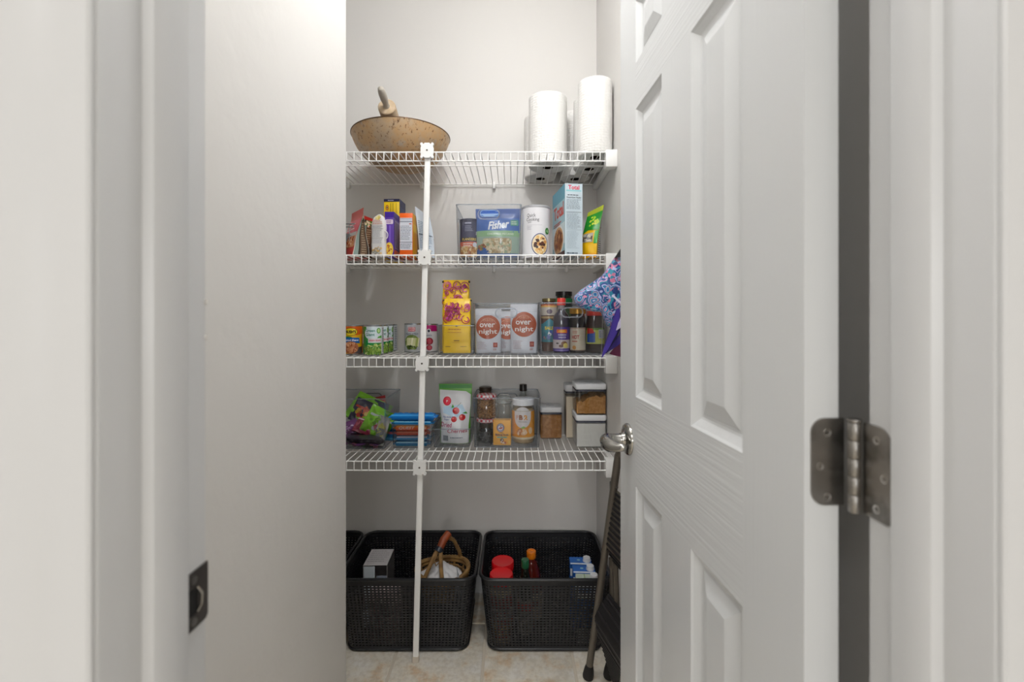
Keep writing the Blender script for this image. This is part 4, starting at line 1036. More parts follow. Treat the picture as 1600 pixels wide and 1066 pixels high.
candy(P(566, 1.89), 1.885, z4 + .045, .105, .085, .035, 'a83048', (R(-40), R(12), R(-15)), 'red and white candy bag below the lime green bag', 3, ['e8d0d4', 'd86a7c', '7a1828'])
candy(P(560, 1.93), 1.945, z4 + .075, .11, .10, .035, '282440', (R(-10), R(25), R(8)), 'navy candy bag with red and yellow bars on it', 4, ['c83828', 'e0b830', 'd8602c', 'b04a2c'])
candy(P(562, 1.935), 1.945, z4 + .078, .17, .125, .042, '7fc822', (R(-38), R(22), R(-10)), 'lime green candy bag on top of the pile', 5, ['98dc3a', '6ab01c'], .013)
candy(P(582, 1.90), 1.893, z4 + .040, .115, .115, .040, '86cc28', (R(-16), R(30), R(16)), 'lime green candy bag hanging down the right of the pile', 6, ['c8cccc', 'a0dc48', '6aa828'], .011)
candy(P(586, 1.96), 1.975, z4 + .025, .09, .14, .03, '1e2a4c', (R(-6), R(9), R(-30)), 'dark navy bag upright at the right side of the bin', 7, ['e0b838', 'c8ccd0', '3a4a7c'])
candy(P(590, 2.03), 2.04, z4 + .02, .12, .15, .03, '9c2c30', (R(-4), R(-12), 0), 'dark red candy bag at the back of the bin', 8, ['e8c8c0', '2a2028'])
candy(P(590, 1.88), 1.885, z4 + .006, .055, .115, .022, 'b8b8b4', (R(-8), R(13), R(-25)), 'silver white wrapper against the right wall of the bin', 9, ['d8d070', '8a8c90'])
candy(P(578, 1.885), 1.872, z4 + .004, .05, .06, .02, '1f8a3c', (R(-14), R(-30), R(0)), 'small emerald green wrapper under the lime bags', 10)

bin_('low clear tray holding a stack of wrapped bars', (P(642.3, 1.85), 1.852, S4), w=.168, d=.23, h=.098, handle=False, name='storage_tray')
def bar(x, y, z, w, h, d, col, label, seed, txt=None, cols=None, rz=0, fin=.012):
    t = thing('protein_bar', label, 'snack bar', (x, y, z), rz, 'wrapped bars stacked in the low tray')
    g = random.Random(seed); N = 48; rg = []; ph = g.uniform(0, 6)
    def prof(u):  # u -1..1
        e = (abs(u) - (1 - 2 * fin / w)) / (2 * fin / w)
        return (1, 1) if e < -.9 else ((.08, 1) if e > .1 else (max(.08, math.cos((e + .9) / 1.0 * math.pi / 2) ** .6), 1))
    for k in range(N + 1):
        u = -1 + 2 * k / N; a, b = prof(u); zz = h / 2
        pts = [(d / 2 * c, h / 2 * s_) for c, s_ in [(math.copysign(abs(math.cos(q)) ** .62, math.cos(q)), math.copysign(abs(math.sin(q)) ** .85, math.sin(q))) for q in [2 * math.pi * i / 20 for i in range(20)]]]
        rg.append([(u * w / 2, yy * (1 - .06 * (a < .1)), zz + zz_ * a + .0009 * math.sin(yy * 160 + u * 25 + ph)) for yy, zz_ in pts])
    MB().loft(rg).build('wrapper', M('bar_film_' + col, col, .18), t, ang=50)
    def fm(u, v, l): return (u, .0006 * 0 - d / 2 * max(.0, 1 - abs((v - h / 2) / (h / 2)) ** 2.35) ** .31 - l - .0002, v)
    p = Print(fm, dv=.003, du=.02, h0=.0012)
    W2 = w / 2 - fin * 1.1
    if cols: p.rect(-W2, h * .08, W2, h * .40, cols[0]); p.rect(-W2, h * .72, W2, h * .92, cols[1]); 
    if cols and len(cols) > 2: p.blobs(W2 - .012, h * .5, .012, h * .3, 10, cols[2:], .004, seed)
    if txt: p.text(txt, -.018, h * .60, h * .50, 'f2e8dc', w * .42, bold=.03, shear=.25)
    if not cols and not txt: p.lines(-W2, h * .3, W2 * .8, h * .7, 2, 'cfe4f4', .3, seed)
    p.build(t, INKG)
    for s in (-1, 1):
        MB().rbox(s * (w / 2 - fin * .5) - fin * .5, -d * .44, h / 2 - .0012, s * (w / 2 - fin * .5) + fin * .5, d * .44, h / 2 + .0012, r=.001, b=.0004).build('crimped_end', M('bar_end_' + col, col, .25), t)
yb = 1.885; xb = P(643, 1.86)
bars = [(0, .152, .0215, '1c6ea4', 'blue bar at the very bottom of the stack', None, ['3a94c4', '9cc8dc'], 0),
        (.001, .150, .0215, '2a88c0', 'blue bar with pale stripe, second from the bottom of the stack', None, ['1a6a9c', 'b8c8dc'], 1),
        (.001, .150, .0190, 'c0442a', 'brick orange bar in the middle of the stack', None, ['c8503c', 'd08468', 'e8b0a0', 'b82828'], -1),
        (-.001, .152, .0230, 'e2601c', 'bright orange bar with white lettering above the brick one', 'QUEST', ['d8542c', 'f08a20', 'c82c20', 'f8c8a0'], 1),
        (.004, .176, .0185, '1888cc', 'blue bar lying on the orange bars', None, ['40a8e0', '88cce8'], -2),
        (.004, .200, .0280, '1080d8', 'wide bright blue bar topping the stack', None, ['0c70c4', '3ca8f0'], 1)]
zz = z4
for k, (dx, w, h, col, lab, txt, cols, rz) in enumerate(bars):
    bar(xb + dx, yb, zz, w, h, .052, col, lab, k + 3, txt, cols, R(rz)); zz += h + .0004
bar(P(624, 1.97), 1.965, z4, .15, .045, .05, '1a78b8', 'thick blue bar standing behind the stack at its left', 21, None, ['48a8d8', 'c86a78'], R(8))
bar(P(628, 1.97), 1.965, z4 + .046, .15, .045, .05, '2488c4', 'teal blue bar behind the stack, upper left', 22, None, ['58b8d8', '2a5a8c'], R(-6))

bin_('low clear tray holding the dried cherry pouch', (P(704.8, 1.862), 1.862, S4), w=.160, d=.23, h=.078, handle=False, name='storage_tray')
D = 1.925
t = thing('dried_fruit_pouch', 'white and green dried cherry pouch standing in a low clear tray', 'pouch', (P(711.5, D), D + .005, z4), R(2))
H = Z(600, D) - z4; W_ = .128
fn, _ = pouch(W_, H, .062, M('leaf_green_film', '5fa838', .3), t, seal=.09, seed=12, wtop=.140, pinch=.05, crease=.0022)
p = Print(fn, du=.007, dv=.007, h0=.0013); p.poly([(-.061, .002), (.058, .002), (.056, H * .30), (.064, H * .60), (.0655, H * .82), (.045, H * .875), (-.066, H * .905), (-.066, H * .6), (-.058, H * .40)], 'd8dade'); p.rect(-.068, H * .925, .068, H * .985, '4c9450')
p.poly([(-.05, H * .62), (.03, H * .66), (.05, H * .50), (.0, H * .44), (-.05, H * .52)], 'b4cfe4'); p.disc(-.034, H * .715, .017, .019, 'c01c34'); p.disc(-.034, H * .715, .0135, .0155, 'd8344a'); p.text('P', -.034, H * .71, .010, 'f0e0e0', bold=.03)
for cx, cy, r in ((.004, H * .555, .0145), (.030, H * .445, .0135), (-.004, H * .415, .0120)): p.disc(cx, cy, r, r * .98, 'b8141c', 20); p.disc(cx - r * .3, cy + r * .3, r * .35, r * .3, 'e05a50', 12)
p.poly([(-.016, H * .60), (-.004, H * .615), (-.010, H * .665)], '4c9c34'); p.poly([(.03, H * .515), (.052, H * .50), (.046, H * .54)], '4c9c34'); p.poly([(.004, H * .61), (.0055, H * .61), (.026, H * .69), (.024, H * .69)], '5a6a4a')
p.text('No Added', -.030, H * .455, .008, '3a5aa0', .040, shear=.2); p.text('Sugar', -.034, H * .41, .008, '3a5aa0', .024, shear=.2); p.text('Dried', -.036, H * .325, .020, 'b03a6c', .048, shear=.15); p.text('Cherries', .010, H * .225, .017, 'b02c4c', .082, shear=.15); p.lines(-.02, H * .095, .045, H * .125, 1, '7a8496', .5, 7); p.rect(-.050, H * .055, -.028, H * .145, '7a828a'); p.build(t, INKG)

# bin with jars
bin_('clear bin on the lowest shelf with jars, baking soda and a white-lidded tub', (P(791.8, 1.86), 1.86, S4), w=.280, d=.235, h=.206, handle='back')
def check_jar(x, y, z, h, label, fill, r=.0415):
    t = thing('mason_jar', label, 'jar', (x, y, z), 0, 'stacked jars with checked lids')
    jar_body([(0, 0), (r - .004, 0), (r, .004), (r, h - .024), (r - .004, h - .016), (r - .004, h - .012)], GLASS, t, 'jar_glass')
    LD = M('red_white_checked_lid', 'd8d8dc', .35)
    if not LD.get('done'):
        LD['done'] = 1; nt = LD.node_tree; ck = nt.nodes.new('ShaderNodeTexChecker'); ck.inputs['Scale'].default_value = 90
        ck.inputs['Color1'].default_value = (*lin('e4e0e2'), 1); ck.inputs['Color2'].default_value = (*lin('c8283c'), 1)
        tc = nt.nodes.new('ShaderNodeTexCoord'); mp = nt.nodes.new('ShaderNodeMapping'); mp.inputs['Rotation'].default_value = (0, 0, .6); nt.links.new(tc.outputs['Object'], mp.inputs[0]); nt.links.new(mp.outputs[0], ck.inputs[0]); nt.links.new(ck.outputs[0], nt.nodes['Principled BSDF'].inputs['Base Color'])
    jar_body([(r - .003, h - .016), (r + .0005, h - .015), (r + .001, h - .003), (r - .002, h), (0, h)], LD, t, 'lid')
    return t
def nuts(parent, r, z0, z1, n, cols, size, seed, name='nuts', elong=1.3):
    """countless small pieces filling a round jar"""
    g = random.Random(seed); mb = MB()
    mb.lathe([(0, z0), (r - size * .8, z0), (r - size * .8, z1 - size), (0, z1 - size)], 20, mat=0)
    for q in range(n):
        a = g.uniform(0, 6.283); side = g.random() < .75
        rr_ = r - size * .7 if side else r * math.sqrt(g.random()) * .9; z = g.uniform(z0 + size * .5, z1 - size * .5) if side else z1 - size
        c = Vector((rr_ * math.cos(a), rr_ * math.sin(a), z)); M_ = Matrix.Rotation(g.uniform(0, 6), 3, Vector((g.random() - .5, g.random() - .5, g.random() - .5)))
        vs = [tuple(c + M_ @ Vector(v) * size) for v in ((1 * elong, 0, 0), (0, .8, 0), (-1 * elong, 0, 0), (0, -.8, 0), (0, 0, .75), (0, 0, -.75))]
        mb.add(vs, [(0, 1, 4), (1, 2, 4), (2, 3, 4), (3, 0, 4), (1, 0, 5), (2, 1, 5), (3, 2, 5), (0, 3, 5)], g.randrange(len(cols)))
    o = mb.build(name, [M('nut_' + c, c, .55) for c in cols], parent, ang=80); o['kind'] = 'stuff'
    return o
xj, yj = P(760, 1.945), 1.945
t = check_jar(xj, yj, z4, .102, 'lower checked-lid jar of the stacked pair, dark inside', 1)
nuts(t, .038, .003, .050, 160, ['3a3c40', '6a6a6c', '23262c'], .0045, 3, 'dark_candy'); t = check_jar(xj, yj, z4 + .1025, .098, 'upper checked-lid jar of the stacked pair, full of nuts', 2)
nuts(t, .039, .003, .082, 750, ['a8743c', '8a5628', 'c4945c', '6e421e', 'b4824a'], .0042, 5)
# baking soda
D = 1.885
t = thing('baking_soda_box', 'small orange baking soda box at the front of the jar bin', 'box', (P(784.3, D), D, z4), R(-3))
W_, H = .073, Z(657, D) - z4
carton(W_, .040, H, paper('orange_yellow_card', 'f7ae1e', .4), t)
p = Print(plane_map()); p.disc(-.006, H * .70, .0165, .0185, '6a2c34', 28); p.disc(-.006, H * .70, .0145, .0160, 'e0dce4', 28); p.arc(-.006, H * .70, .0125, .003, 0, 359, '30488c', 20); p.poly([(-.014, H * .66), (-.004, H * .64), (.004, H * .70), (.001, H * .74), (-.004, H * .70), (-.012, H * .70)], 'b83838'); p.rect(-.008, H * .70, -.002, H * .79, '8a8c98')
p.rect(-.006, H * .485, .006, H * .505, '8a6428'); p.text('Baking Soda', 0, H * .415, .0105, '1c2c60', .054, bold=.018); p.rr(-.022, H * .29, .022, H * .345, .003, '8fc0a0'); p.lines(-.019, H * .30, .019, H * .335, 1, '1c4c60', .5, 2); p.disc(0, H * .20, .0075, .008, '3a2420'); p.disc(.002, H * .205, .003, .003, 'e0d0c8'); p.blobs(.002, H * .115, .014, .005, 14, ['b84c2c', '6a2c20', 'e8d0b0'], .004, 4); p.rect(.026, H * .05, .034, H * .2, 'f4c048'); p.build(t)
# powdered peanut butter tub
D = 1.945
t = thing('peanut_powder_jar', 'clear tub with white ribbed lid and orange label', 'jar', (P(817.5, D), D, z4))
Rr, H = .0475, Z(624, D - .03) - z4
jar_body([(0, 0), (Rr - .004, 0), (Rr, .005), (Rr, H - .048), (Rr - .003, H - .034), (Rr - .007, H - .028), (Rr - .007, H - .020)], GLASS, t, 'jar_glass')
jar_body([(0, .003), (Rr - .006, .003), (Rr - .003, .008), (Rr - .003, H - .052), (Rr - .008, H - .040), (0, H - .040)], M('tan_powder', 'c8a87c', .9), t, 'powder')
lid = MB(); n = 72
lid.loft([[((Rr - .002 + (.0009 if i % 2 else 0) + k) * math.cos(2 * math.pi * i / n), (Rr - .002 + (.0009 if i % 2 else 0) + k) * math.sin(2 * math.pi * i / n), z) for i in range(n)] for z, k in ((H - .026, 0), (H - .004, 0), (H - .001, -.002), (H, -.006))])
lid.build('lid', M('white_ribbed_lid', 'dfe1e6', .4), t, ang=20)
p = Print(cyl_map(Rr), du=.006); p.rect(-.075, .028, .075, H * .735, 'e89a24'); p.rect(-.075, .020, .075, .028, 'd8c8a8'); p.disc(-.004, H * .60, .037, .044, 'dcd8da', 30); p.rect(-.041, H * .60, .033, H * .735, 'dcd8da'); p.rect(-.075, H * .736, .075, H * .75, 'b8b0a0', False)
p.text('P', -.0265, H * .600, .018, 'd8a8a0', .011, bold=.04); p.text('B', -.0105, H * .600, .0215, '9a5420', .0155, bold=.06); p.text('2', .0090, H * .600, .0215, 'e0981c', .0150, bold=.06); p.text('ORIGINAL', -.003, H * .505, .0055, '8a8078', .036); p.poly([(-.014, H * .36), (0, H * .35), (.010, H * .38), (0, H * .405)], '8cc050'); p.blobs(-.006, H * .27, .024, .010, 16, ['c87a3c', 'e0b48c', 'a85a24', 'ecd0b0'], .007, 5, False, 1.6); p.disc(.030, H * .30, .009, .014, 'e4c49a'); p.build(t, INKG)
# clamp jar behind
t = thing('clamp_jar', 'clear glass clamp jar between the checked jars and the tub', 'jar', (P(787.5, 2.02), 2.02, z4))
jar_body([(0, 0), (.033, 0), (.036, .004), (.036, .125), (.030, .140), (.030, .150)], GLASS, t, 'jar_glass')
jar_body([(0, .003), (.033, .003), (.033, .06), (0, .06)], M('grey_salt', 'b4aca4', .9), t, 'contents')
jar_body([(.030, .152), (.033, .154), (.033, .176), (.028, .180), (0, .180)], GLASS, t, 'lid')
MB().tube([(.031 * math.cos(a), .031 * math.sin(a), .150) for a in [R(q * 18) for q in range(20)]], .0014, 6, closed=True).build('wire_clamp', CHROME, t)
MB().tube([(-.034, -.01, .150), (-.040, -.012, .160), (-.038, -.012, .178), (-.02, -.012, .188), (.02, -.012, .188)], .0014, 6).build('wire_clamp', CHROME, t)
t = thing('vinegar_bottle', 'slim clear bottle with a black cap at the back of the jar bin', 'bottle', (P(817.5, 2.055), 2.052, z4))
jar_body([(0, 0), (.026, 0), (.028, .004), (.028, .15), (.014, .185), (.0135, .200)], GLASS, t, 'bottle_glass')
jar_body([(0, .003), (.0255, .003), (.0255, .12), (0, .12)], M('amber_vinegar', '8a6a48', .1), t, 'vinegar')
jar_body([(.0155, .198), (.0165, .199), (.0165, .226), (.0150, .228), (0, .228)], M('black_lid', '221d1c', .3), t, 'cap')
t = thing('spice_jar', 'jar with a dark brown lid behind the checked-lid jars', 'jar', (P(758.5, 2.05), 2.052, z4))
jar_body([(0, 0), (.026, 0), (.028, .004), (.028, .19), (.024, .200)], M('brown_spice', '5c4630', .3), t)
jar_body([(.026, .198), (.0285, .2), (.0285, .214), (.026, .216), (0, .216)], M('dark_brown_lid', '3a2c20', .4), t, 'lid')
t = thing('navy_jar', 'jar with a navy lid behind the clear clamp jar', 'jar', (P(788, 2.052), 2.0755, z4)) if False else None

# airtight containers
def airtight(x0, x1, y0, y1, z, h, fill, fillcol, label, cat='container', lidh=.023, top=None, seed=1, bevel=.012, mat=None, grain=0):
    w, d = x1 - x0, y1 - y0
    t = thing('airtight_container', label, cat, ((x0 + x1) / 2, y0, z), 0, 'clear airtight containers on the lowest shelf')
    b0 = h - lidh - .006
    sh = MB(); sh.loft([[(x, y, zz_) for x, y in rrect(-w / 2 + i, i, w / 2 - i, d - i, bevel, 4)] for zz_, i in ((0, .006), (.004, .003), (.012, .002), (b0, 0))], 0, True, False)
    sh.build('clear_wall', GLASS, t)
    sh = MB(); sh.loft([[(x, y, zz_) for x, y in rrect(-w / 2 + i, i, w / 2 - i, d - i, bevel, 4)] for zz_, i in ((b0 - .0015, .0006), (b0, .001), (b0 + .003, .003), (b0 + .0055, .003))], 0, False, True)
    sh.build('seal', M('dark_grey_seal', '3a3c48', .5), t)
    MB().rbox(-w / 2 - .001, -.001, h - lidh, w / 2 + .001, d + .001, h, r=bevel + .002, b=.004, n=5).build('lid', M('white_container_lid', 'dfe1e4', .38), t)
    MB().lathe([(0, h + .0012), (.018, h + .0012), (.0195, h)], 24, (0, d / 2, 0)).build('lid_button', M('pale_grey_button', 'c4c6ca', .35), t)
    # contents
    n = 26; g = random.Random(seed); mb = MB(); i0 = .0038
    vs = []; fs = []
    for a in range(n + 1):
        for b in range(n + 1):
            u, v = a / n, b / n; x = -w / 2 + i0 + u * (w - 2 * i0); y = i0 + v * (d - 2 * i0)
            zt = top(u, v) if top else fill
            if grain: zt += grain * noise.noise(Vector((u * 40, v * 40, seed)))
            vs.append((x, y, zt))
    for a in range(n):
        for b in range(n):
            q = a * (n + 1) + b; fs.append((q, q + n + 1, q + n + 2, q + 1))
    N = len(vs)
    edge = [a * (n + 1) for a in range(n + 1)] + [n * (n + 1) + b for b in range(1, n + 1)] + [a * (n + 1) + n for a in range(n - 1, -1, -1)] + [b for b in range(n - 1, 0, -1)]
    for q in edge: vs.append((vs[q][0] * .985, vs[q][1] * .985 + .001, .005))
    for k in range(len(edge)):
        j = (k + 1) % len(edge); fs.append((edge[k], edge[j], N + j, N + k))
    fs.append(tuple(N + k for k in range(len(edge)))[::-1])
    mb.add(vs, fs); o = mb.build('contents', mat, t, ang=50); fixn(o)
    return t
SUG = M('brown_sugar', 'b07c42', .95, bump=(260, .9, .003), mix=('c4935a', 90, .4, .6))
FLR = M('white_flour', 'dcdad8', .95)
OAT = M('cream_flour', 'd9cbb8', .95)
PNB = M('tan_grain', '9c6c40', .9, bump=(60, .5, .002, (1, 1, .06)), mix=('b48454', 60, .4, .65))
airtight(.262, .3875, 1.862, 1.995, S4, .134, .100, '', 'lower container of the right-hand stack, full of white flour', mat=FLR)
airtight(.262, .3875, 1.862, 1.995, S4 + .1355, .1265, .08, '', 'upper container of the stack, part full of brown sugar', top=lambda u, v: .040 + .026 * (1 / (1 + math.exp(-(u - .42) * 14))) + .012 * (1 / (1 + math.exp(-(u - .1) * 30))) + .004 * math.sin(u * 21) + .004 * math.sin(v * 9 + u * 5), grain=.006, seed=4, mat=SUG)
airtight(.236, .312, 2.006, 2.098, S4, .238, .185, '', 'tall narrow container of cream flour behind the stack', mat=OAT, lidh=.03)
airtight(.122, .222, 1.998, 2.098, S4, .140, .106, '', 'small container of tan grain between the jar bin and tall container', mat=PNB)

# ------------------------------------------------------------------ floor baskets
BLK = M('black_plastic_weave', '1a1b1f', .45)
def perforated(w, d, h, taper=.030, pitchx=.0148, pitchz=.0106):
    """perforated tapering wall of a rounded rectangular basket, with real holes"""
    top = rrect(-w / 2, 0, w / 2, d, .045, 8)
    P_ = []; n = len(top); acc = [0]
    for i in range(n):
        a, b = top[i], top[(i + 1) % n]; acc.append(acc[-1] + math.hypot(a[0] - b[0], a[1] - b[1]))
    per = acc[-1]; nh = int(per / pitchx); nc = nh * 2; nr = int((h - .036) / pitchz); z0 = .022
    def at(s, z):
        s = s % per; i = 0
        lo, hi = 0, n
        while hi - lo > 1:
            m = (lo + hi) // 2
            if acc[m] <= s: lo = m
            else: hi = m
        i = lo; a, b = top[i], top[(i + 1) % n]; k = (s - acc[i]) / max(1e-9, acc[i + 1] - acc[i])
        x, y = a[0] + (b[0] - a[0]) * k, a[1] + (b[1] - a[1]) * k
        f = (1 - z / h) * taper; cx, cy = 0, d / 2
        return (x - f * max(-1, min(1, (x - cx) / (w / 2 - .03))), y - f * .7 * max(-1, min(1, (y - cy) / (d / 2 - .03))), z)
    zs = [.004, .012]
    for r in range(nr): zs += [z0 + r * pitchz, z0 + r * pitchz + pitchz * .40]
    zs += [z0 + nr * pitchz, h - .006]
    ss = []
    for c in range(nh): ss += [c * per / nh, c * per / nh + per / nh * .54]
    mb = MB(); NS = len(ss); vs = []; th = .0022
    for z in zs:
        for s in ss: vs.append(at(s, z))
    no = len(vs)
    inner = []
    for (x, y, z) in vs:
        cx, cy = 0, d / 2; vx = max(-1, min(1, x / (w / 2 - .05))); vy = max(-1, min(1, (y - cy) / (d / 2 - .05)))
        fx = vx if abs(vx) > .85 else 0; fy = vy if abs(vy) > .85 else 0; L = math.hypot(fx, fy) or 1
        inner.append((x - th * fx / L, y - th * fy / L, z))
    vs += inner; fs = []
    def hole(r, c): return c % 2 == 0 and r >= 2 and (r - 2) % 2 == 0 and (r - 2) // 2 < nr
    NR = len(zs) - 1
    for r in range(NR):
        for c in range(NS):
            a, b = r * NS + c, r * NS + (c + 1) % NS; q = (a, b, b + NS, a + NS)
            if hole(r, c):
                for e0, e1 in ((a, b), (b, b + NS), (b + NS, a + NS), (a + NS, a)): fs.append((e1, e0, no + e0, no + e1))
            else: fs.append(q); fs.append(tuple(no + x for x in reversed(q)))
    mb.add(vs, fs)
    return mb, at, per
def basket(label, x0, x1, y0, d, h, proto=None):
    w = x1 - x0
    t = thing('plastic_basket', label, 'basket', ((x0 + x1) / 2, y0, 0), 0, 'black perforated floor baskets')
    mb, at, per = perforated(w, d, h)
    o = mb.build('basket_wall', BLK, t, smooth=False)
    ring = [at(per * i / 96, h - .004) for i in range(96)]
    MB().tube(ring, .0062, 8, closed=True).build('rim', M('black_smooth_plastic', '1e1f22', .35), t)
    ring = [at(per * i / 96, .008) for i in range(96)]
    MB().tube(ring, .0050, 6, closed=True).build('foot_ring', M('black_smooth_plastic'), t)
    MB().loft([[at(per * i / 64, .004)[:2] + (z,) for i in range(64)] for z in (.003, .006)]).build('base', M('black_smooth_plastic'), t)
    # moulded hand-hold outlines on the two short sides
    for s in (-1, 1):
        x = s * (w / 2 - .004)
        MB().tube([(x, d / 2 + q, z) for q, z in rrect(-.055, h - .075, .055, h - .032, .012, 4)], .0022, 6, closed=True).build('hand_hold', M('black_smooth_plastic'), t)
    return t
BY0, BD, BH = 1.712, .386, .2885
basket('middle black basket behind the support pole, holding a box and a twig basket', -.662, -.140, BY0, BD, BH)
basket('right black basket holding red-lidded jars, bottles and cartons', -.122, .376, BY0, BD, BH)
basket('left black basket, mostly hidden by the wall corner', -1.19, -.678, BY0, BD, BH)
zb = .0062
# open carton of packets
t = thing('open_carton', 'open grey-white carton of packets at the left of the middle basket', 'box', (-.560, 1.862, zb), R(2), rot=(0, 0, R(2)))
GC = M('grey_white_card', 'c0bdbe', .6); H = .252
c = MB(); w, d = .098, .13
c.box(-w / 2, 0, 0, w / 2, .0015, H * .5); c.box(-w / 2, d - .0015, 0, w / 2, d, H); c.box(-w / 2, 0, 0, -w / 2 + .0015, d, H); c.box(w / 2 - .0015, 0, 0, w / 2, d, H); c.box(-w / 2, 0, H - .0015, w / 2, d, H); c.box(-w / 2, 0, 0, w / 2, d, .0015)
c.build('carton_body', GC, t, smooth=False)
p = Print(plane_map(0, 0, H, 'top')); p.lines(-.04, .02, .04, .12, 6, '8a868a', .25, 4); p.build(t)
p = Print(plane_map(w / 2, 0, 0, 'right')); p.rect(0, 0, d, H, '5c5a5c'); p.build(t)
p = Print(plane_map(0, 0, 0)); p.rect(-w / 2, 0, w / 2, H * .55, 'b0a4a6'); p.blobs(0, .06, .04, .05, 30, ['8a5a5c', 'c8c0c4', '7a6c8c', 'd8d0d4'], .012, 6, True); p.build(t)
for i, (x0, x1, y, col, lab, hh) in enumerate(((-.046, .000, -.004, 'd4dee6', 'pale blue-white packet standing left in the open carton', .246), (.003, .045, .010, 'a8b2c4', 'grey-blue packet lying right in the open carton', .20))):
    q = thing('packet', lab, 'packet', (-.560 + (x0 + x1) / 2, 1.862 + y, zb + .002), R(2), 'packets in the open carton')
    fn, _ = pouch(x1 - x0 - .001, hh, .010, M('packet_film_%d' % i, col, .3), q, seal=.06, crease=.0006, nu=14, nv=14)
    pp = Print(fn, du=.01, dv=.01, h0=.0008); pp.lines(-.014, hh * .3, .014, hh * .8, 10, '8c9aa8', .25, 3 + i); pp.build(q)
t = thing('open_carton', 'pinkish box standing hidden in the middle basket front', 'box', (-.475, 1.780, zb), R(-3), None) if False else None
t = thing('food_box', 'pale pink box low behind the mesh of the middle basket', 'box', (-.497, 1.762, zb), 0)
carton(.108, .055, .20, paper('pale_pink_card', 'c8b4b4', .5), t); p = Print(plane_map()); p.blobs(0, .12, .045, .06, 40, ['b89090', '8a7078', 'd8c8c8', 'e0d8d4'], .014, 2, True); p.lines(-.045, .02, .045, .07, 4, '7a5c60', .4, 3); p.build(t)

# twig basket with a leather-wrapped handle
t = thing('twig_basket', 'small twig basket with a leather-wrapped arched handle', 'basket', (-.288, 1.888, zb + .118))
TW = M('brown_twig', '7a5a34', .6, bump=(60, .7, .003), mix=('a07c48', 30, .4, .65))
LEA = M('tan_leather', '9c4a24', .45, mix=('7a3418', 25, .45, .65))
rx, ry, hz = .108, .098, .108
for dz, k, r in ((0, 1, .0085), (-.014, .985, .007)):
    MB().tube([(rx * k * math.cos(a), ry * k * math.sin(a), hz + dz + .006 * math.sin(a * 2 + 1)) for a in [R(q * 10) for q in range(36)]], r, 8, closed=True).build('rim_hoop', TW, t)
for j in range(6):
    z = .006 + j * .014; k = .62 + .36 * (z / .095)
    MB().tube([(rx * k * math.cos(a) * (1 + .03 * (-1) ** q), ry * k * math.sin(a) * (1 + .03 * (-1) ** q), z) for q, a in enumerate([R(q * 10) for q in range(36)])], .0065, 6, closed=True).build('woven_twig', TW, t)
for q in range(12):
    a = R(q * 30 + 8)
    MB().tube([(rx * .58 * math.cos(a), ry * .58 * math.sin(a), .004), (rx * .85 * math.cos(a), ry * .85 * math.sin(a), .055), (rx * math.cos(a), ry * math.sin(a), hz - .004)], .0045, 6).build('twig_rib', TW, t)
MB().lathe([(0, .0), (.062, .0), (.062, .004), (0, .004)], 20).build('twig_base', TW, t)
ht = Vector((-.010, -.028, hz + .088)); hb = Vector((.022, .022, hz + .134))
MB().tube([ht, ht.lerp(hb, .5) + Vector((-.002, 0, .006)), hb], [.0145, .0160, .0150], 14).build('leather_grip', LEA, t)
MB().tube([ht + (ht - hb) * .12, ht + (hb - ht) * .12], .0165, 14).build('grip_band', M('dark_blue_band', '1c2430', .4), t)
MB().tube([hb + Vector((-.006, -.004, -.010)), (.040, .052, hz + .09), (.060, .074, hz + .035), (.066, .082, hz)], [.009, .0075, .0085, .0085], 8).build('handle_twig', TW, t)
MB().tube([ht + Vector((-.008, 0, .002)), (-.040, -.062, hz + .045), (-.062, -.078, hz - .002)], [.0085, .008, .008], 8).build('handle_twig', TW, t)
MB().tube([ht + Vector((.006, 0, .0)), (.004, -.070, hz + .045), (.012, -.090, hz - .004)], [.0085, .008, .008], 8).build('handle_twig', TW, t)
MB().tube([ht + Vector((-.004, -.004, -.006)), (-.026, -.052, hz + .058), (-.016, -.064, hz + .044), (-.004, -.056, hz + .054), ht + Vector((.002, -.004, -.008))], .0026, 6).build('twig_loop', TW, t)
# crumpled white cloth inside it
t = thing('white_cloth', 'white crumpled cloth lying in the twig basket', 'cloth', (-.292, 1.878, zb + .20))
n = 34; mb = MB(); vs = []
for i in range(n + 1):
    for j in range(n + 1):
        u, v = -1 + 2 * i / n, -1 + 2 * j / n; r = max(abs(u), abs(v)); rr_ = math.hypot(u, v) or 1e-6; s = r / rr_
        x, y = u * s * .088, v * s * .080
        z = .036 * (1 - r ** 2) + .020 * math.exp(-((u + .15) ** 2 + (v - .2) ** 2) * 6) + .012 * noise.noise(Vector((u * 2.4, v * 2.4, 3.3))) + .005 * noise.noise(Vector((u * 6, v * 6, 1.3)))
        if u < -.5 and v < .2: z += .012 * (-u - .5) * 2; x -= .010 * (-u - .5) * 2
        vs.append((x, y, z))
fs = [(a * (n + 1) + b, (a + 1) * (n + 1) + b, (a + 1) * (n + 1) + b + 1, a * (n + 1) + b + 1) for a in range(n) for b in range(n)]
mb.add(vs, fs); o = mb.build('cloth_sheet', M('white_cotton', 'e2e2e4', .85), t, ang=60)
sm = o.modifiers.new('thickness', 'SOLIDIFY'); sm.thickness = .0025; sm.offset = -1
t = thing('plastic_pack', 'clear bluish plastic pack at the right end of the middle basket', 'bag', (-.205, 1.815, zb + .002), rot=(R(3), R(5), R(-75)))
pouch(.09, .262, .04, clear_mat('bluish_film', 'c8d4e0', .2, .8, body=.45, bodycol='a8b8c8', rough=.12), t, seed=9, crease=.006)

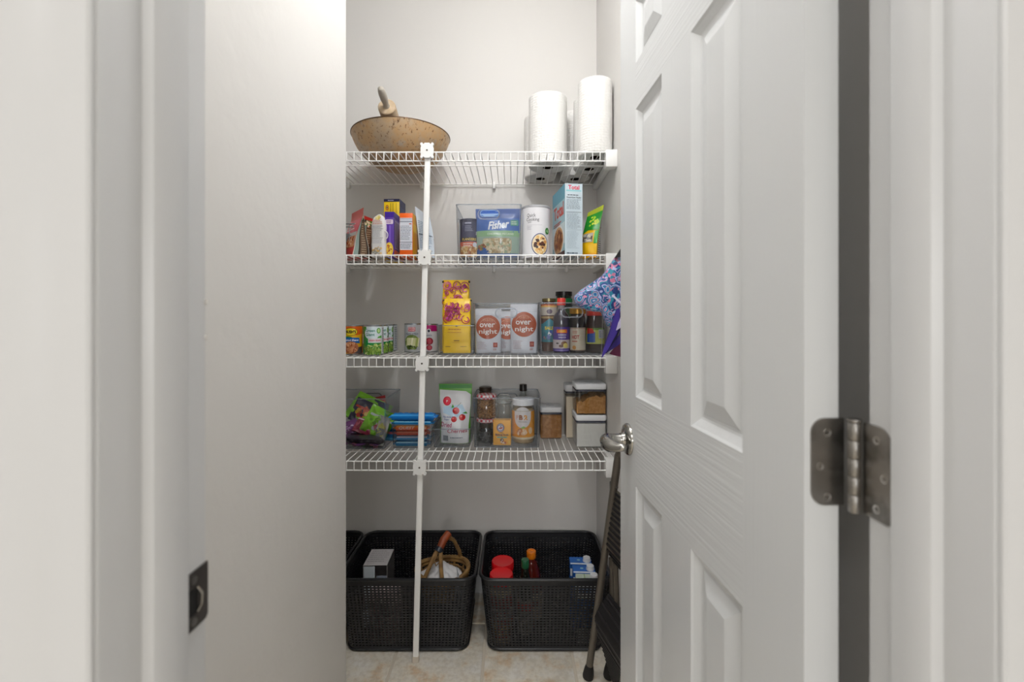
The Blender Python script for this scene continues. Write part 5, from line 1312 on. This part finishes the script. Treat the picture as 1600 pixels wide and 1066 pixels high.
# right basket: two red-lidded jars
def red_jar(x, y, label, rz=0):
    t = thing('snack_jar', label, 'jar', (x, y, zb), rz, 'red-lidded jars in the right basket')
    Rr, H = .0435, .258
    jar_body([(0, 0), (Rr - .003, 0), (Rr, .004), (Rr, H - .055), (Rr - .003, H - .045), (Rr - .003, H - .035)], M('cream_jar_plastic', 'c8b48c', .35), t, 'jar_body')
    jar_body([(Rr, H - .034), (Rr + .0025, H - .032), (Rr + .0025, H - .003), (Rr, H), (Rr - .003, H - .0015), (0, H - .0015)], M('bright_red_lid', 'd8141c', .3), t, 'lid')
    p = Print(cyl_map(Rr), du=.008); p.rect(-.068, .03, .068, H - .07, 'a8342c'); p.rect(-.068, .10, .068, .14, 'e0d8c8'); p.lines(-.03, .108, .03, .132, 2, 'a8342c', .5, 2); p.blobs(0, .065, .05, .03, 40, ['d0a868', 'b88848', 'e4cc98'], .009, 4, True); p.build(t, INKG)
red_jar(P(783.5, 1.80) + 0, 1.793, 'nearer of the two red-lidded jars, against the mesh')
red_jar(P(785.5, 1.89), 1.887, 'farther of the two red-lidded jars')
t = thing('oil_bottle', 'dark bottle with green cap in the right basket', 'bottle', (P(820.6, 1.80), 1.80, zb))
jar_body([(0, 0), (.027, 0), (.030, .004), (.030, .175), (.026, .215), (.0145, .258), (.0125, .285)], M('black_green_glass', '1a1e18', .08, coat=.6), t, 'bottle_body')
jar_body([(.0150, .278), (.0158, .280), (.0158, .306), (.0140, .310), (0, .310)], M('green_cap', '1f5a38', .3), t, 'cap')
p = Print(cyl_map(.0302), du=.006); p.rect(-.045, .03, .045, .165, '9a9488'); p.rect(-.045, .12, .045, .15, 'c03a2c'); p.lines(-.03, .05, .03, .11, 7, '4a443c', .4, 3); p.build(t, INKG)
t = thing('sauce_bottle', 'red-brown sauce bottle with orange cap behind the green-capped bottle', 'bottle', (P(830, 1.90), 1.895, zb), 0)
jar_body([(0, 0), (.041, 0), (.044, .004), (.044, .13), (.043, .17), (.036, .215), (.022, .250), (.0150, .268), (.0150, .275)], M('red_brown_sauce', '5a1a14', .12, coat=.5), t, 'bottle_body')
jar_body([(.0185, .266), (.0195, .268), (.0195, .292), (.0180, .295), (.012, .2955), (.0115, .293), (0, .293)], M('orange_cap', 'e07a10', .3), t, 'cap')
p = Print(cyl_map(.0445), du=.008); p.rect(-.06, .03, .06, .14, 'b8a48c'); p.rect(-.03, .09, .03, .112, '7a2c18'); p.build(t, INKG)
# cartons with round caps
def milk(x, y, label, green=False):
    t = thing('drink_carton', label, 'carton', (x, y, zb), R(-3), 'drink cartons in the right basket')
    W_, d, H = .090, .060, .236
    carton(W_, d, H, paper('white_green_card' if green else 'blue_carton_card', 'c4ccc4' if green else '1a5cb0', .35), t)
    p = Print(plane_map(0, 0, H, 'top'))
    if green: p.rect(-.044, .001, .044, .059, 'c2cfc0'); p.rect(-.012, .002, -.008, .058, '8fae78'); p.lines(-.040, .01, -.014, .05, 4, '9aa894', .3, 3)
    else: p.rect(-.044, .001, .044, .059, '1c62b8'); p.rect(-.044, .001, .044, .012, 'dce4ec'); p.disc(-.008, .036, .007, .006, '8ac0d0')
    p.build(t)
    p = Print(plane_map(0, 0, 0)); p.rect(-.045, 0, .045, H, 'c8ccc8' if green else '1b5aa8'); p.rect(-.045, H * .80, .045, H * .93, 'e4e6e8'); p.lines(-.035, H * .82, .035, H * .91, 2, '4c74a8', .5, 2); p.rect(-.045, H * .25, .045, H * .72, '163a6c' if not green else '2a5c9c'); p.blobs(0, H * .45, .04, .04, 16, ['d8dce0', '3a78c0', '2a2c40'], .008, 5, True); p.build(t)
    jar_body([(.0165, 0), (.0165, .006), (.0150, .008), (.0150, .016), (.0135, .0175), (0, .0175)], M('white_screw_cap', 'dcdde0', .35), t, 'screw_cap').location = (.026, d / 2, H)
milk(.296, 1.767, 'nearest drink carton, with a pale green and white top', True)
milk(.292, 1.831, 'middle drink carton, with a blue top')
milk(.288, 1.895, 'rearmost drink carton of the three, with a blue top')

# ------------------------------------------------------------------ folded step stool behind the door
BR = M('bronze_painted_tube', '6e675e', .42, .45)
RIB = M('ribbed_black_rubber', '1d1b1c', .6)
SX, SY, SA = .268, 1.603, R(14)
t = thing('step_stool', 'folded dark bronze step stool with ribbed treads leaning behind the door', 'step stool', (SX, SY, 0), SA)
def SL(px_, py_, D):
    x, y, z = P(px_, D) - SX, D - SY, Z(py_, D); c, s = math.cos(SA), math.sin(SA)
    return Vector((x * c + y * s, -x * s + y * c, z))
def leg(a, b, r=.0122, foot=False, nm='leg'):
    o = MB().tube([a, b], r, 12).build(nm, BR, t)
    if foot:
        d_ = (Vector(b) - Vector(a)).normalized()
        MB().tube([Vector(a) - d_ * .002, Vector(a) + d_ * .006, Vector(a) + d_ * .030, Vector(a) + d_ * .048], [.019, .0195, .0165, .0125], 14).build('rubber_foot', RIB, o)
F0 = Vector((0, 0, .008)); F1 = SL(966, 712, 1.45); SW = Vector((0, -.215, 0))
leg(F0, F1, foot=True); leg(F0 + SW, F1 + SW, foot=True)
B0, B1 = Vector((.070, -.020, .012)), F0.lerp(F1, .80) + Vector((.016, .008, 0))
leg(B0, B1, .0095, True); leg(B0 + SW * .85, B1 + SW * .85, .0095, True)
MB().tube([F1, F1 + Vector((.004, -.02, .03)), F1 + Vector((.004, -.195, .03)), F1 + SW], .0115, 10).build('top_rail', BR, t)
MB().tube([B0 + Vector((0, 0, .10)), B0 + SW * .85 + Vector((0, 0, .10))], .008, 8).build('cross_bar', BR, t)
MB().tube([SL(954, 872, 1.53), SL(958, 935, 1.53)], .0065, 8).build('link_bar', BR, t)
MB().tube([SL(962, 880, 1.50), SL(964, 950, 1.50)], .0085, 8).build('link_bar', BR, t)
def tread(pts, wv, nm, step=.0155, mat=BR, ribs=RIB, w=.004):
    mb = MB(); n = len(pts)
    def nrm(a, b): return Vector((-(b - a).z, 0, (b - a).x)).normalized()
    ns = [nrm(pts[max(i - 1, 0)], pts[min(i + 1, n - 1)]) for i in range(n)]
    ring = [pts[i] + ns[i] * w for i in range(n)] + [pts[i] - ns[i] * w for i in reversed(range(n))]
    mb.loft([[tuple(p + wv * k) for p in ring] for k in (0, 1)]); o = mb.build(nm, mat, t); fixn(o)
    for i in range(n - 1):
        a, b = pts[i], pts[i + 1]; seg = (b - a).length; k = max(1, int(seg / step)); nn_ = nrm(a, b)
        for q in range(k):
            c = a + (b - a) * ((q + .5) / k); dd = (b - a).normalized() * (step * .27)
            for s in (-1, 1):
                cc = c + nn_ * (s * w)
                r = [cc - dd, cc - dd * .7 + nn_ * (s * .0035), cc + dd * .7 + nn_ * (s * .0035), cc + dd]
                m2 = MB(); m2.loft([[tuple(p + wv * u) for p in r] for u in (.02, .98)]); fixn(m2.build('rib', ribs, o))
tread([SL(962, 766, 1.475), SL(955, 812, 1.485), SL(949, 853, 1.495), SL(955, 868, 1.50), SL(963, 880, 1.50)], Vector((0, -.19, 0)), 'tread', mat=BR)
tread([SL(952, 928, 1.54), SL(938, 948, 1.535), SL(931, 963, 1.53), SL(934, 985, 1.535), SL(945, 1018, 1.545), SL(957, 1060, 1.56)], Vector((0, -.19, 0)), 'tread', mat=RIB, step=.0175, ribs=M('black_rubber_rib', '2b2829', .5))
bk = SL(957.5, 760, 1.475)
MB().rbox(bk.x - .008, bk.y - .012, bk.z - .014, bk.x + .004, bk.y + .010, bk.z + .014, r=.004, b=.002).build('hinge_bracket', M('black_smooth_plastic'), t)
rv = SL(963, 761, 1.46); MB().tube([rv + Vector((0, .004, 0)), rv + Vector((0, -.006, 0))], .004, 10).build('rivet', NICKEL, t)

# ------------------------------------------------------------------ paisley tote hanging from the right wall
def paisley():
    m = bpy.data.materials.new('paisley_fabric'); m.use_nodes = True; nt = m.node_tree; b = nt.nodes['Principled BSDF']
    tc = nt.nodes.new('ShaderNodeTexCoord')
    n0 = nt.nodes.new('ShaderNodeTexNoise'); n0.inputs['Scale'].default_value = 18; n0.inputs['Detail'].default_value = 2
    mx0 = nt.nodes.new('ShaderNodeMix'); mx0.data_type = 'RGBA'; mx0.inputs[0].default_value = .045
    nt.links.new(tc.outputs['Object'], n0.inputs['Vector']); nt.links.new(tc.outputs['Object'], mx0.inputs[6]); nt.links.new(n0.outputs['Color'], mx0.inputs[7])
    v = nt.nodes.new('ShaderNodeTexVoronoi'); v.inputs['Scale'].default_value = 34; nt.links.new(mx0.outputs[2], v.inputs['Vector'])
    v2 = nt.nodes.new('ShaderNodeTexVoronoi'); v2.inputs['Scale'].default_value = 95; nt.links.new(mx0.outputs[2], v2.inputs['Vector'])
    wv = nt.nodes.new('ShaderNodeMath'); wv.operation = 'MULTIPLY'; wv.inputs[1].default_value = 34.0; nt.links.new(v.outputs['Distance'], wv.inputs[0])
    sn = nt.nodes.new('ShaderNodeMath'); sn.operation = 'MULTIPLY'; sn.inputs[1].default_value = 1.0; nt.links.new(v.outputs['Distance'], sn.inputs[0])
    r = nt.nodes.new('ShaderNodeValToRGB'); r.color_ramp.interpolation = 'CONSTANT'; e = r.color_ramp.elements
    e[0].position = 0; e[0].color = (*lin('d8708c'), 1); e[1].position = .95; e[1].color = (*lin('16407c'), 1)
    for p_, c_ in ((.13, 'b8c4e0'), (.20, '2a5aa0'), (.30, '5cb0c4'), (.38, 'c27ca4'), (.45, '2078a0'), (.52, 'aeb4de'), (.60, '1c4484'), (.70, '2a8098'), (.76, 'c49cc8'), (.83, '1a4a88')):
        x = e.new(p_); x.color = (*lin(c_), 1)
    nt.links.new(sn.outputs[0], r.inputs[0])
    r2 = nt.nodes.new('ShaderNodeValToRGB'); r2.color_ramp.interpolation = 'CONSTANT'; e = r2.color_ramp.elements
    e[0].position = 0; e[0].color = (*lin('1c3c7c'), 1); e[1].position = .8; e[1].color = (*lin('a8b4dc'), 1)
    for p_, c_ in ((.25, 'c87898'), (.45, '2a88a4'), (.62, '1a3870')): x = e.new(p_); x.color = (*lin(c_), 1)
    nt.links.new(v2.outputs['Color'], r2.inputs[0])
    n3 = nt.nodes.new('ShaderNodeTexNoise'); n3.inputs['Scale'].default_value = 25; nt.links.new(tc.outputs['Object'], n3.inputs['Vector'])
    st = nt.nodes.new('ShaderNodeMath'); st.operation = 'GREATER_THAN'; st.inputs[1].default_value = .54; nt.links.new(n3.outputs['Fac'], st.inputs[0])
    mx = nt.nodes.new('ShaderNodeMix'); mx.data_type = 'RGBA'; nt.links.new(st.outputs[0], mx.inputs[0]); nt.links.new(r.outputs[0], mx.inputs[6]); nt.links.new(r2.outputs[0], mx.inputs[7])
    nt.links.new(mx.outputs[2], b.inputs['Base Color']); b.inputs['Roughness'].default_value = .38
    return m
PAI = paisley()
DB = 1.52
t = thing('tote_bag', 'folded blue and pink paisley tote bag with purple lining, hung beside the door', 'bag', (0, DB, CAMZ))
def px(a, b_, D=DB): return ((a - CX) / FPX * D, (HY - b_) / FPX * D)
def puffy(outline, thick, mat, nm, y=0, amp=.003, seed=1, sub=7, flat=.5):
    """solid cushion-like shape: outline in the x-z plane, rounded towards both faces"""
    c = (sum(p[0] for p in outline) / len(outline), sum(p[1] for p in outline) / len(outline))
    dense = []
    for i, a in enumerate(outline):
        b_ = outline[(i + 1) % len(outline)]
        for q in range(5): dense.append((a[0] + (b_[0] - a[0]) * q / 5, a[1] + (b_[1] - a[1]) * q / 5))
    dense = [tuple((dense[i - 1][k] + 2 * dense[i][k] + dense[(i + 1) % len(dense)][k]) / 4 for k in (0, 1)) for i in range(len(dense))]
    rg = []
    N_ = sub
    for sgn in (-1, 1):
        order = range(0, N_ + 1) if sgn < 0 else range(N_ - 1, -1, -1)
        for k in order:
            s = .04 + .96 * math.sin(k / N_ * math.pi / 2); yy = sgn * thick * math.sqrt(max(0, 1 - s * s)) ** flat
            rg.append([(c[0] + (p[0] - c[0]) * s, y + yy + amp * noise.noise(Vector((p[0] * s * 30, p[1] * 30 * s, seed))), c[1] + (p[1] - c[1]) * s) for p in dense])
    o = MB().loft(rg).build(nm, mat, t, ang=70); return fixn(o)
main = [px(*q) for q in ((972, 392), (962, 400), (955, 410), (942, 430), (924, 442), (906, 454), (896, 464), (898, 474), (908, 482), (926, 487), (940, 488), (944, 500), (950, 512), (958, 512), (966, 500), (984, 480), (988, 430), (984, 400))]
puffy(main, .030, PAI, 'folded_bag', amp=.006, seed=2)
PUR = M('purple_lining', '3c2a8c', .45); NAV = M('navy_lining', '14124a', .5); MAR = M('maroon_fabric', '6a2a4c', .55); LAV = M('lavender_trim', 'b8b0cc', .5)
def blade(pts, mat, nm, y, th=.0035):
    o = MB().prism([px(*q) for q in pts], -th, th, fn=lambda a, b_, c_: (a, y + c_ + .012 * math.sin(b_ * 22), b_)).build(nm, mat, t); fixn(o)
blade([(961, 481), (966, 484), (962, 515), (946, 545), (937, 558), (939, 545), (950, 512)], PUR, 'lining_flap', -.030)
blade([(966, 484), (972, 486), (969, 505), (960, 528), (945, 548), (946, 543), (958, 515)], NAV, 'lining_flap', -.022)
blade([(972, 500), (985, 500), (984, 520), (962, 540), (944, 552), (950, 543), (964, 524)], PUR, 'lining_flap', -.012)
blade([(968, 520), (984, 512), (984, 560), (962, 556), (951, 553), (962, 538)], MAR, 'lining_flap', -.004)
blade([(951, 461), (955, 461), (975, 480), (975, 485)], M('white_trim_fabric', 'c8c8dc', .5), 'edge_trim', -.038, .0025)
blade([(966, 496), (971, 500), (968, 510), (958, 516), (962, 504)], LAV, 'edge_trim', -.034, .0025)
blade([(974, 382), (988, 376), (988, 402), (966, 403), (958, 405), (966, 392)], M('black_lining', '16141c', .5), 'bag_mouth', -.012, .008)
MB().tube([(px(972, 400)[0], -.01, px(972, 400)[1]), (.372, -.01, .30), (.386, -.008, .33)], .006, 8).build('carry_strap', M('black_lining'), t)
t = thing('wall_hook', 'small white hook on the right wall that the paisley bag hangs from', 'hook', (XR, DB - .01, CAMZ + .335))
MB().rbox(-.004, -.014, -.025, 0, .014, .025, r=.003, b=.001).build('hook_plate', WHITE_PL, t)
MB().tube([(-.003, 0, .005), (-.012, 0, -.008), (-.018, 0, -.006), (-.020, 0, .006)], .003, 8).build('hook_arm', WHITE_PL, t)
